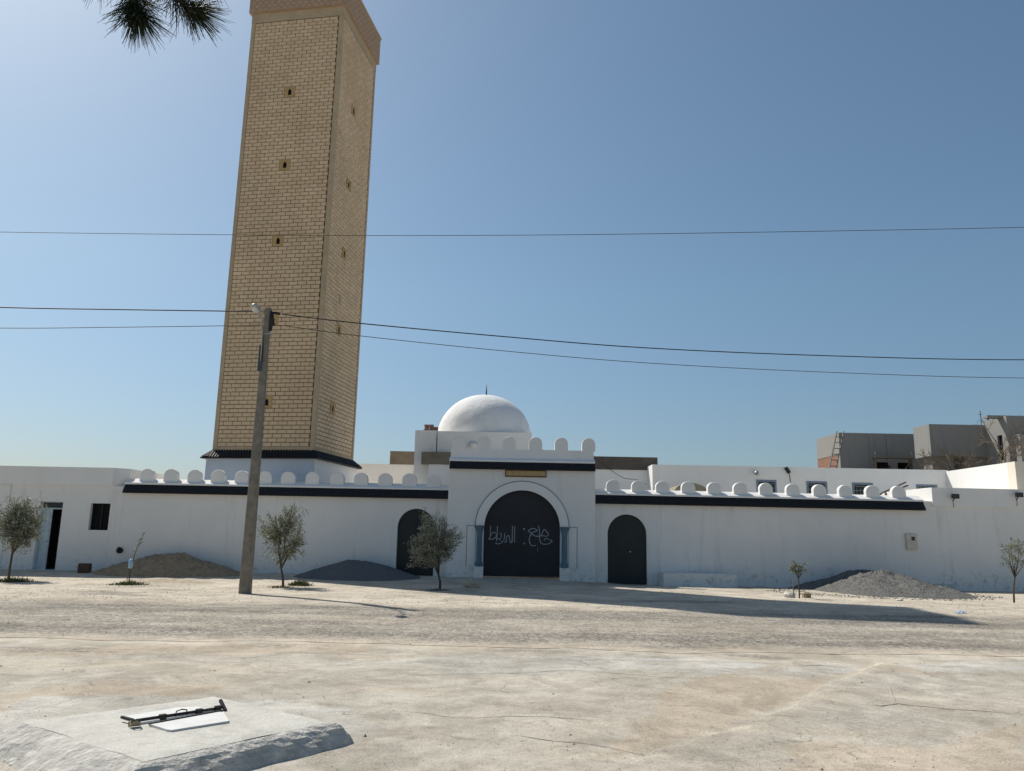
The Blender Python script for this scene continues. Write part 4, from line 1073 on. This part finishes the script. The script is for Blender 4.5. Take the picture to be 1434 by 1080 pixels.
# ================================================================ heaps
HEAPV = []
def heap(name, c, rx, ry, h, mat_, label, seed, rough=.06, skew=0.0, power=1.15, back=0.0):
    q = MB(); nr, na = 44, 110; V = [(0, 0, 0)]
    def zz(x, y, t):
        prof = max(0, 1-t**power)
        prof = prof*(1-.25*math.exp(-((1-prof)/.12)**2)*.35)
        n = fbm(x*1.3+seed, y*1.3, seed)*rough*(.3+prof) + .5*rough*fbm(x*5, y*5+seed, seed+3)+.22*rough*fbm(x*17, y*17, seed+6)
        return h*prof + n*(1-t**6)
    for i in range(1, nr+1):
        t = i/nr
        for k in range(na):
            a = 2*math.pi*k/na; e = 1+.14*fbm(math.cos(a)*1.2+seed, math.sin(a)*1.2, 5)+.03*fbm(math.cos(a)*6, math.sin(a)*6, seed)
            x, y = rx*t*e*math.cos(a)+skew*h*(1-t), ry*t*e*math.sin(a)+back*(1-t)
            V.append((x, y, gz(c[0]+x, c[1]+y)+zz(x, y, t)-(.05 if i == nr else 0)))
    V[0] = (skew*h, back, gz(c[0], c[1])+zz(0, 0, 0))
    F = [(0, 1+k, 1+(k+1) % na) for k in range(na)]
    F += [(1+(i-1)*na+k, 1+i*na+k, 1+i*na+(k+1) % na, 1+(i-1)*na+(k+1) % na) for i in range(1, nr) for k in range(na)]
    q.add(V, F, True)
    HEAPV.append([(c[0]+x, c[1]+y, z) for x, y, z in V])
    return tag(q.build(name, mat_, None, (c[0], c[1], 0)), label, 'heap')
hpx = P(228, 790, 28.3)
heap('sand_heap', (hpx.x, 28.85), 2.85, .95, P(228, 772.5, 28.3).z+.06, M_sandheap, 'low brown sand heap piled against the white wall', 3.0, .10)
heap('sand_heap', (G(265, 811).x, 25.9), 1.5, .55, .10, simple('pale_sand', (.42, .35, .26), .98, .1, var=.2, bmp=.5, bscale=25, bdist=.03), 'small pale sand spill at foot of the brown sand heap', 8.0, .03)
hpx = P(497, 790, 28.4)
heap('gravel_heap', (hpx.x, 28.8), 2.3, .95, P(497, 783, 28.3).z+.06, M_darkheap, 'dark grey gravel heap in shade beside the left arched door', 5.0, .04, .05)
hpx = P(1230, 810, 26.6)
heap('gravel_heap', (P(1252, 810, 27.0).x, 26.95), 2.45, 2.4, P(1240, 796, 27.9).z+.12, M_greyheap, 'big grey gravel heap in the sun before the meter box', 11.0, .13, -.25, .95, .95)
heap('gravel_heap', (P(1203, 810, 29.1).x, 29.12), 2.5, .98, P(1215, 794.5, 29.1).z+.17, M_greyheap, 'shaded grey gravel ridge between right wall and big sunlit heap', 14.0, .06, .35, 1.1)
# fallen stones at the heap's foot are part of the loose stuff
mb = MB()
for _ in range(900):
    a = rng.uniform(0, 6.283); t = rng.uniform(.8, 1.25); x, y = hpx.x+3.0*t*math.cos(a), 26.5+2.1*t*math.sin(a)
    if y < 29.4: pebble(x, y, rng.choice((.02, .03, .04)))
_rp2 = random.Random(4)
for _ in range(1500):
    hv = HEAPV[3] if _rp2.random() < .7 else HEAPV[4]
    x, y, z = _rp2.choice(hv[1:-110]); x += _rp2.uniform(-.03, .03); s = _rp2.choice((.012, .018, .025, .034)); k = 5; a0 = _rp2.random()*6.28
    mb.add([(x+s*(.7+.5*_rp2.random())*math.cos(a0+6.283*i/k), y+s*(.7+.5*_rp2.random())*math.sin(a0+6.283*i/k), z-.012) for i in range(k)]+[(x, y, z+s*.7)], [(i, (i+1) % k, k) for i in range(k)])
M_gstone = leaf_mat('heap_stone', (.10, .098, .09), (.26, .25, .235))
tag(mb.build('fallen_gravel', M_gstone), 'stray stones strewn round the foot of big gravel heap', 'gravel', kind='stuff')

# ================================================================ small things along the wall
a, b = P(929, 815, 29.0), P(1032, 815, 29.0)
bn_z = P(980, 804, 28.9).z
tag(MB().box(a.x, b.x, 28.95, RO.y+(a.x-RO.x)*math.tan(RA)-.01, -.5, bn_z).build('masonry_ledge', M_white), 'low whitewashed masonry ledge beside the right arched door', 'bench')
p = P(1275.5, 759, WY+.5); u, z = RWp(1275.5, 759)
mt = tag(empty('meter_box', RO+Vector((u*math.cos(RA), u*math.sin(RA), z)), RA), 'beige electricity meter box on wall above grey gravel heap', 'meter box')
MB().box(-.21, .21, -.09, 0, -.30, .30).build('housing', M_beigebox, mt)
MB().box(-.02, .12, -.1, -.091, .05, .20).build('window', M_glass, mt); MB().box(-.19, .19, -.094, -.0905, -.28, .28).build('cover', simple('beige_cover', (.58, .53, .44), .5, .4), mt)
p = P(168.5, 771, WY)
wv = tag(empty('outlet_pipe', (p.x, WY, p.z)), 'round black outlet on wall left of brown sand heap', 'pipe')
MB().tube([(0, .02, 0), (0, -.1, 0)], .11, 14).build('flange', M_iron, wv); MB().tube([(0, -.09, 0), (.02, -.16, .06), (.02, -.2, .1)], .05, 8).build('spout', M_iron, wv)
p = G(126, 800.5)
tag(MB().box(-.19, .19, -.12, .12, 0, .32).box(-.17, .17, -.10, .10, .32, .335).build('clay_block', simple('brown_clay', (.10, .06, .045), .9, .2, var=.3), None, (p.x, 28.9, gz(p.x, 28.9))), 'dark brown clay block on the ground against the wall', 'block')
def rock(px, py, s, label, squash=.75, seed=1, m_=M_rock):
    p = G(px, py); q = MB(); V = []; nr, na = 7, 10
    for i in range(nr+1):
        ph_ = math.pi*i/nr
        for k in range(na):
            a = 2*math.pi*k/na; d = Vector((math.sin(ph_)*math.cos(a), math.sin(ph_)*math.sin(a), math.cos(ph_)))
            r = s*(1+.38*nz(d.x*1.3+seed, d.y*1.3, d.z*1.3+seed)+.15*nz(d.x*4, d.y*4+seed, d.z*4)); v = d*r; V.append((v.x, v.y, v.z*squash))
    q.add(V, [(i*na+k, i*na+(k+1) % na, (i+1)*na+(k+1) % na, (i+1)*na+k) for i in range(nr) for k in range(na)])
    o = q.build('stone', m_, None, (p.x, p.y, p.z+s*squash*.45)); return tag(o, label, 'stone')
M_palerock = simple('chalky_stone', (.60, .56, .49), .95, .1, var=.2, scale=9, bmp=.6, bscale=22, bdist=.02)
rock(661, 823, .24, 'rough tan stone on the ground before the gate column', .8, 2.3)
rock(1105, 836.5, .17, 'pale whitish stone at the foot of small olive sapling', .7, 5.1, M_palerock)
rock(1129.5, 837, .14, 'brown stone at the foot of small olive sapling', .8, 7.7, M_sandheap)
rock(1260, 841.5, .09, 'small pale stone before the big grey gravel heap', .5, 9.2, M_palerock)
p = G(1345, 859.5); q = MB(); V = []; n = 12
for j in range(n+1):
    for i in range(n+1):
        x, y = (i/n-.5)*.26, (j/n-.5)*.16; r = math.hypot(x/.17, y/.1)
        V.append((x*(1+.2*nz(j*.5, 1, 1)), y*(1+.2*nz(i*.5, 2, 1)), max(.004, (1-min(1, r))*.07+.035*abs(nz(x*22, y*22, 4)))))
q.add(V, [(j*(n+1)+i, j*(n+1)+i+1, (j+1)*(n+1)+i+1, (j+1)*(n+1)+i) for j in range(n) for i in range(n)])
tag(q.build('plastic_bag', M_blueplastic, None, p), 'crumpled blue and white plastic bag lying on the sand', 'bag')

# ================================================================ olive trees
def leaf_add(L, p, d, ln, w, r):
    d = d.normalized(); s = d.cross(Vector((r.uniform(-1, 1), r.uniform(-1, 1), r.uniform(-1, 1))))
    if s.length < .05: return
    s = s.normalized()*w*.5; m_ = p+d*ln*.5
    L.add([p, m_+s, p+d*ln, m_-s], [(0, 1, 2, 3)])
def olive(base, trunk_h, ch, cw, seed, label, ntw=150, lpt=26, ln=.085, lw_=.022, lean_=(0, 0), m_leaf=None, off=(0, 0), stake=False, gap=0.0, trunk_r=.035, skew=None):
    r = random.Random(seed); t = tag(empty('olive_tree', base), label, 'olive tree', 'young olive trees along the wall')
    top = Vector((lean_[0], lean_[1], trunk_h)); cc_ = top+Vector((off[0], off[1], ch*.46))
    q = MB()
    mid = top*.5+Vector((r.uniform(-.03, .03), r.uniform(-.03, .03), 0))
    q.tube([(0, 0, -.1), mid, top], [trunk_r*1.25, trunk_r, trunk_r*.85], 8)
    limbs = []
    for k in range(7):
        a = k/7*6.283+r.uniform(-.3, .3); e = r.uniform(.3, .9)
        end = cc_+Vector((math.cos(a)*cw*.28*e, math.sin(a)*cw*.28*e, r.uniform(-.15, .32)*ch))
        mid = top.lerp(end, .5)+Vector((r.uniform(-.05, .05), r.uniform(-.05, .05), .03))
        q.tube([top-Vector((0, 0, .03)), mid, end], [trunk_r*.6, trunk_r*.38, trunk_r*.2], 6); limbs.append((top, mid, end))
    L = MB()
    for k in range(ntw):
        # target inside an uneven ellipsoid
        while True:
            d = Vector((r.uniform(-1, 1), r.uniform(-1, 1), r.uniform(-1, 1)))
            if .2 < d.length < 1: break
        rr = .74+.42*nz(d.x*1.9+seed, d.y*1.9, d.z*1.9) if d.length > .55 else 1
        e = cc_+Vector((d.x*cw*.5*rr*1.15, d.y*cw*.5*rr*1.15, d.z*ch*.5*rr*1.15))
        if gap and nz(d.x*2.4+seed*3, d.y*2.4, d.z*2.4) > .30-gap: continue
        li = min(limbs, key=lambda l_: (l_[2]-e).length+r.uniform(0, .2)*cw)
        s = li[1].lerp(li[2], r.uniform(.1, 1))
        dirn = (e-s); 
        if dirn.length < .05: continue
        e2 = e+Vector((0, 0, .10*dirn.length)); m_ = s.lerp(e2, .55)+Vector((0, 0, -.04*dirn.length))
        q.tube([s, m_, e2], [trunk_r*.16, trunk_r*.12, .003], 4, cap=False)
        for i in range(lpt):
            tt = r.uniform(.25, 1.02)**.8; p = s.lerp(m_, tt/.55) if tt < .55 else m_.lerp(e2, (tt-.55)/.45)
            p = p+Vector((r.gauss(0, .02), r.gauss(0, .02), r.gauss(0, .02)))*cw
            leaf_add(L, p, dirn.normalized()*.7+Vector((r.gauss(0, .6), r.gauss(0, .6), r.gauss(.25, .5))), ln*r.uniform(.7, 1.25), lw_*r.uniform(.8, 1.2), r)
    q.build('trunk', M_bark, t); L.build('crown', m_leaf or M_olive, t)
    if stake: MB().tube([(-.16, .04, -.1), (-.15, .03, .55)], .012, 5).build('stake', M_drytwig, t)
    return t
def px_m(px, Y): return px*Y/1099.0
b1 = G(12, 813); olive(b1, .85, px_m(84, b1.y), px_m(84, b1.y), 21, 'round young olive tree before the half-open house door', 320, 30, off=(.12, 0))
b2_ = G(397, 822); olive(b2_, .55, px_m(93, b2_.y), px_m(80, b2_.y), 22, 'bushy young olive tree just right of the utility pole', 280, 30, lean_=(-.12, 0), off=(.02, 0), gap=.05)
b3 = G(616, 825); olive(b3, .40, px_m(92, b3.y), px_m(84, b3.y), 23, 'silvery young olive tree before the left arched door', 300, 30, lean_=(-.05, 0), off=(-.18, 0), m_leaf=M_olive2)
b4 = G(1119.5, 838); olive(b4, .60, px_m(25, b4.y), px_m(28, b4.y), 24, 'tiny olive sapling with stake between two stones', 45, 22, .06, .02, stake=True, trunk_r=.02)
b5 = G(1420, 844); olive(b5, .75, px_m(62, b5.y), px_m(52, b5.y), 25, 'sparse young olive tree on the sand right of gravel heap', 70, 22, .075, .022, lean_=(.1, 0), off=(.12, 0), trunk_r=.024, gap=.1)
b6 = G(180, 817)
sp = tag(empty('sapling', b6), 'thin bare sapling wrapped in blue before the sand heap', 'sapling')
hgt = P(193, 746, b6.y).z-b6.z
MB().tube([(0, 0, -.05), (.02, 0, .5), (.11, 0, hgt*.6), (.30, 0, hgt)], [.02, .017, .012, .005], 6).build('stem', M_bark, sp)
MB().tube([(-.06, 0, -.05), (-.05, 0, .75)], .014, 5).build('stake', M_drytwig, sp)
MB().tube([(-.01, 0, .46), (.0, 0, .52), (.0, 0, .68), (.01, 0, .74)], [.05, .075, .07, .045], 8).build('wrap', M_bluewrap, sp)
r = random.Random(3); L = MB(); q = MB()
for i in range(46):
    t_ = r.uniform(.45, 1.0); z = hgt*t_; x = interp([0, .5, hgt*.6, hgt], [0, .02, .11, .30], z)
    p0_ = Vector((x, 0, z)); d = Vector((r.gauss(0, .7), r.gauss(0, .7), r.uniform(.2, 1)))
    for k in range(3): leaf_add(L, p0_+d.normalized()*.03*k, d+Vector((r.gauss(0, .4), r.gauss(0, .4), 0)), .075, .022, r)
L.build('leaves', M_olive, sp)
# weeds at the foot of trees
def weed(px, py, w, h, n_, label, seed):
    c = G(px, py); r = random.Random(seed); q = MB()
    for i in range(n_):
        x, y = r.gauss(0, w*.33), r.gauss(0, w*.22); hh = h*r.uniform(.4, 1.1)*math.exp(-(x/w)**2*2); d = Vector((r.gauss(0, .45), r.gauss(0, .45), 1)).normalized()
        z = gz(c.x+x, c.y+y)-c.z; b_ = Vector((x, y, z-.01)); s = Vector((r.uniform(-1, 1), r.uniform(-1, 1), 0)).normalized()*.011
        m_ = b_+d*hh*.6; e = m_+(d+Vector((r.gauss(0, .5), r.gauss(0, .5), -.2)))*hh*.4
        q.add([b_-s, b_+s, m_+s*.8, m_-s*.8, e], [(0, 1, 2, 3), (3, 2, 4)])
    tag(q.build('weed_tuft', M_grass, None, c), label, 'weed', kind='stuff' if h < .12 else None)
weed(18, 815, .9, .22, 420, 'green weeds round the trunk of round olive by the door', 1)
weed(180, 819, .9, .17, 420, 'green weed ring round the thin wrapped sapling', 2)
weed(420, 820, .6, .24, 380, 'green weed clump right of the bushy olive trunk', 3)
weed(392, 823, .7, .10, 200, 'low weeds round the bushy olive trunk by the pole', 4)
weed(612, 827, .7, .08, 160, 'low dry weeds under the silvery olive tree', 5)

# bare tree before the unfinished houses
r = random.Random(77)
bt = P(1372, 650, 41.0)
tr = tag(empty('bare_tree', (bt.x, 41.0, 0)), 'leafless grey-brown tree before the overhanging concrete house', 'tree')
q = MB(); T = MB()
def grow(p, d, ln, rad, lvl):
    e = p+d*ln; m_ = p.lerp(e, .5)+Vector((r.gauss(0, .06), r.gauss(0, .06), 0))*ln
    rad = max(rad, .013)
    (q if lvl < 2 else T).tube([p, m_, e], [rad, rad*.85, rad*.7], 5 if lvl < 3 else 3, cap=False)
    if lvl >= 5: return
    for k in range(5 if lvl < 2 else 3):
        nd_ = (d*.8+Vector((r.gauss(0, .65), r.gauss(0, .5), r.gauss(.15, .35)))).normalized(); grow(p.lerp(e, r.uniform(.5, 1)), nd_, ln*r.uniform(.5, .72), rad*.62, lvl+1)
grow(Vector((0, 0, -.1)), Vector((-.05, 0, 1)).normalized(), 3.9, .11, 0)
q.build('trunk', M_bark, tr); T.build('crown', M_drytwig, tr)

# ================================================================ concrete slab with locked hatch
SH = .165
def top_pt(px, py): d = ray(px, py); t = (SH+.0-EYE)/d.z; return Vector((d.x*t, d.y*t, SH))
tl, tf, tr_, tb = top_pt(33, 1009), top_pt(203, 1064), top_pt(462, 1009), top_pt(300, 974)
print('slab', tl, tf, tr_, tb)
ctr = (tl+tf+tr_+tb)/4
sl = tag(empty('concrete_plinth', (ctr.x, ctr.y, 0)), 'low battered concrete plinth with a padlocked white hatch', 'plinth')
corners = [tl, tf, tr_, tb]
N = 26; top = MB(); side = MB()
V = []
for i in range(N+1):
    for j in range(N+1):
        u, v_ = i/N, j/N
        p = (tl*(1-u)+tf*u)*(1-v_)+(tb*(1-u)+tr_*u)*v_
        ed = min(u, 1-u, v_, 1-v_)
        wob = .012*fbm(p.x*3, p.y*3, 4) if ed < .02 else 0
        V.append((p.x-ctr.x+wob, p.y-ctr.y+wob, SH+.004*fbm(p.x*2, p.y*2, 6)-(.012 if ed < .001 else 0)))
top.add(V, [(i*(N+1)+j, (i+1)*(N+1)+j, (i+1)*(N+1)+j+1, i*(N+1)+j+1) for i in range(N) for j in range(N)], True)
top.build('top_slab', M_slab, sl)
# battered, lumpy sides
ring = []
for (a, b) in ((tl, tf), (tf, tr_), (tr_, tb), (tb, tl)):
    for k in range(40): ring.append(a.lerp(b, k/40))
rows = 8; V = []
for rj in range(rows+1):
    t = rj/rows
    for p in ring:
        d = (p-ctr); d.z = 0; dn = d.normalized()
        outw = (.36 if ring.index(p) < 40 else .21)*(t**.8)*(1+.35*fbm(p.x*1.5, p.y*1.5, 12)); lump = .018*fbm(p.x*4+t*3, p.y*4, t*4+3)*math.sin(math.pi*min(1, t*1.2+.05)) if rj else 0
        x, y = p.x-ctr.x+dn.x*(outw+lump), p.y-ctr.y+dn.y*(outw+lump)
        z = (SH-.013)*(1-t**1.5)+(gz(x+ctr.x, y+ctr.y)-.03)*(t**1.5)
        wob = .012*fbm(p.x*3, p.y*3, 4) if rj == 0 else 0
        V.append((x+wob, y+wob, z+.012*fbm(p.x*6, p.y*6+t*5, 9)*(1 if 0 < rj < rows else 0)))
M_ = len(ring)
side.add(V, [(rj*M_+k, (rj+1)*M_+k, (rj+1)*M_+(k+1) % M_, rj*M_+(k+1) % M_) for rj in range(rows) for k in range(M_)], False)
side.build('battered_side', M_slabside, sl)
def tp(px, py, z=SH): d = ray(px, py); t = (z-EYE)/d.z; return Vector((d.x*t-ctr.x, d.y*t-ctr.y, z))
def cz(c): return (150+c[0]/7.17, 970+c[1]/7.17)
ht = tag(empty('hatch', (ctr.x, ctr.y, 0)), 'two-leaf white steel hatch with black locking bar set in plinth', 'hatch')
def leaf_plate(cs, z, name):
    ps = [tp(*cz(c), z) for c in cs]
    q = MB(); n = len(ps); q.add([(p.x, p.y, z) for p in ps]+[(p.x, p.y, SH-.004) for p in ps], [tuple(range(n)), tuple(reversed(range(n, 2*n)))]+[(i, i+n, (i+1) % n+n, (i+1) % n) for i in range(n)])
    o = q.build(name, M_hatch, ht); return o
leaf_plate([(650, 375), (1225, 283), (1170, 195), (1085, 192), (425, 315), (600, 370)], SH+.016, 'hatch_leaf')
leaf_plate([(330, 300), (800, 222), (1075, 170), (890, 140), (700, 150), (150, 243)], SH+.014, 'hatch_leaf')
# dark rim round the front leaf
q = MB()
rim = [tp(*cz(c), SH+.006) for c in ((425, 322), (600, 376), (650, 384), (1225, 290))]
q.tube(rim, .008, 6); q.build('rim', M_iron, ht)
zb_ = SH+.024
ba, bb_ = tp(*cz((240, 285)), zb_), tp(*cz((1165, 148)), zb_)
bar_ = MB().bar(ba, bb_, .016, .016).build('locking_bar', M_iron, ht)
e = (bb_-ba).normalized(); sdv = Vector((-e.y, e.x, 0))
MB().bar(bb_-sdv*.05+Vector((0, 0, -.02)), bb_+sdv*.06+Vector((0, 0, .045)), .022, .02).build('bar_end', M_iron, bar_)
for c in ((558, 245), (925, 190), (1112, 158)):
    p = tp(*cz(c), zb_); MB().bar(p-e*.024, p+e*.024, .034, .040).build('staple', M_iron, bar_)
hp = tp(*cz((745, 215)), zb_)
MB().tube([hp-e*.045+Vector((0, 0, -.015)), hp-e*.04+Vector((0, 0, .025)), hp+Vector((0, 0, .034)), hp+e*.04+Vector((0, 0, .025)), hp+e*.045+Vector((0, 0, -.015))], .005, 6).build('ring_handle', M_iron, ht)
a0_, a1_ = tp(*cz((420, 312)), SH+.02), tp(*cz((1170, 175)), SH+.02)
MB().bar(a0_, a1_, .012, .008).build('leaf_edge', M_iron, ht)
MB().bar(tp(*cz((145, 245)), SH+.03), tp(*cz((260, 275)), SH+.03), .018, .018).build('hasp', M_iron, ht)
pk = tp(*cz((270, 340)), SH)
pdk = tag(empty('padlock', (ctr.x+pk.x, ctr.y+pk.y, SH), math.atan2(e.y, e.x)-.2), 'brass padlock hanging on the end of the hatch bar', 'padlock')
pdk.rotation_euler = (R(62), 0, math.atan2(e.y, e.x)-.2); pdk.location.z = SH+.017
MB().box(-.034, .034, -.015, .015, .006, .056).build('lock_body', M_brass, pdk)
MB().box(-.04, .04, -.017, .017, .0, .012).build('lock_base', M_iron, pdk)
MB().tube([(-.024, 0, .06), (-.024, 0, .085), (0, 0, .10), (.024, 0, .085), (.024, 0, .06)], .006, 6).build('shackle', M_iron, pdk)

# ================================================================ pine reaching into the top corner
r = random.Random(9)
pt = tag(empty('pine_tree', (-2.9, .5, gz(-2.9, .5))), 'pine with long needles, one bough tip hanging into the sky', 'pine tree')
O = Vector(pt.location)
def pp(px, py, Y): return P(px, py, Y)-O
Yp = 1.75
br = MB(); nee = MB()
MB().tube([(0, 0, -.2), (.05, .05, 1.8), (.15, .15, 3.4), (.2, .2, 5.0)], [.13, .11, .085, .05], 10).build('trunk', M_pinebark, pt)
hub = pp(225, -150, Yp+.1)
br.tube([(.12, .12, 3.2), Vector((.12, .12, 3.2)).lerp(hub, .5)+Vector((0, 0, .12)), hub], [.045, .028, .014], 7)
def twig(pxs, r0_):
    pts = [pp(a, b, Y) for a, b, Y in pxs]
    br.tube(pts, [lerp(r0_, r0_*.55, i/(len(pts)-1)) for i in range(len(pts))], 6)
    return pts
def needles(pts, n_, ln=.10, spread=.72, tipbias=.8, fwd=1.0):
    for i in range(n_):
        t = r.random()**tipbias*(len(pts)-1); k = min(int(t), len(pts)-2); p = pts[k].lerp(pts[k+1], t-k); ax = (pts[k+1]-pts[k]).normalized()
        d = (ax*r.uniform(fwd*.5, fwd*1.2)+Vector((r.gauss(0, 1), r.gauss(0, 1), r.gauss(-.15, 1))).normalized()*spread).normalized()
        for j in range(2):
            dd = (d+Vector((r.gauss(0, .08), r.gauss(0, .08), r.gauss(0, .08)))).normalized(); L_ = ln*r.uniform(.6, 1.1)
            m_ = p+dd*L_*.55; e_ = m_+(dd+Vector((0, 0, -.10))).normalized()*L_*.45
            nee.tube([p, m_, e_], [.0008, .0008, .0004], 3, cap=False)
t1 = twig([(225, -150, Yp+.1), (205, -70, Yp+.03), (185, -22, Yp), (187, 4, Yp), (193, 22, Yp-.01)], .010)
t2 = twig([(225, -150, Yp+.1), (226, -70, Yp+.05), (232, -24, Yp+.05), (254, 4, Yp+.05), (273, 16, Yp+.05)], .009)
needles(t1[1:], 300); needles([t1[3], t1[4]], 60, spread=.55); needles(t2[1:], 230); needles([t2[3], t2[4]], 45, spread=.5)
# small cone-like bud clumps
br.tube([pp(264, 13, Yp+.05), pp(270, 17, Yp+.05), pp(277, 17, Yp+.05)], [.010, .015, .008], 7)
t3 = twig([(225, -150, Yp+.1), (170, -90, Yp+.1), (140, -35, Yp+.12)], .008); needles(t3[1:], 120)
t4 = twig([(225, -150, Yp+.1), (270, -90, Yp), (290, -40, Yp)], .008); needles(t4[1:], 120)
# rest of the crown, above the picture
for k in range(9):
    a = r.uniform(0, 6.28); z = r.uniform(3.4, 5.0); e_ = Vector((.2+math.cos(a)*r.uniform(.6, 1.2), .2+math.sin(a)*r.uniform(.4, .9)-.3, z+r.uniform(.3, .7)))
    s_ = Vector((.17, .17, z)); mm = s_.lerp(e_, .5)+Vector((0, 0, .1)); br.tube([s_, mm, e_], [.03, .018, .008], 6)
    needles([mm, e_, e_+Vector((.05, .05, .1))], 130)
br.build('branch', M_pinebark, pt); nee.build('needles', M_needle, pt)
print('objects', len(bpy.data.objects))
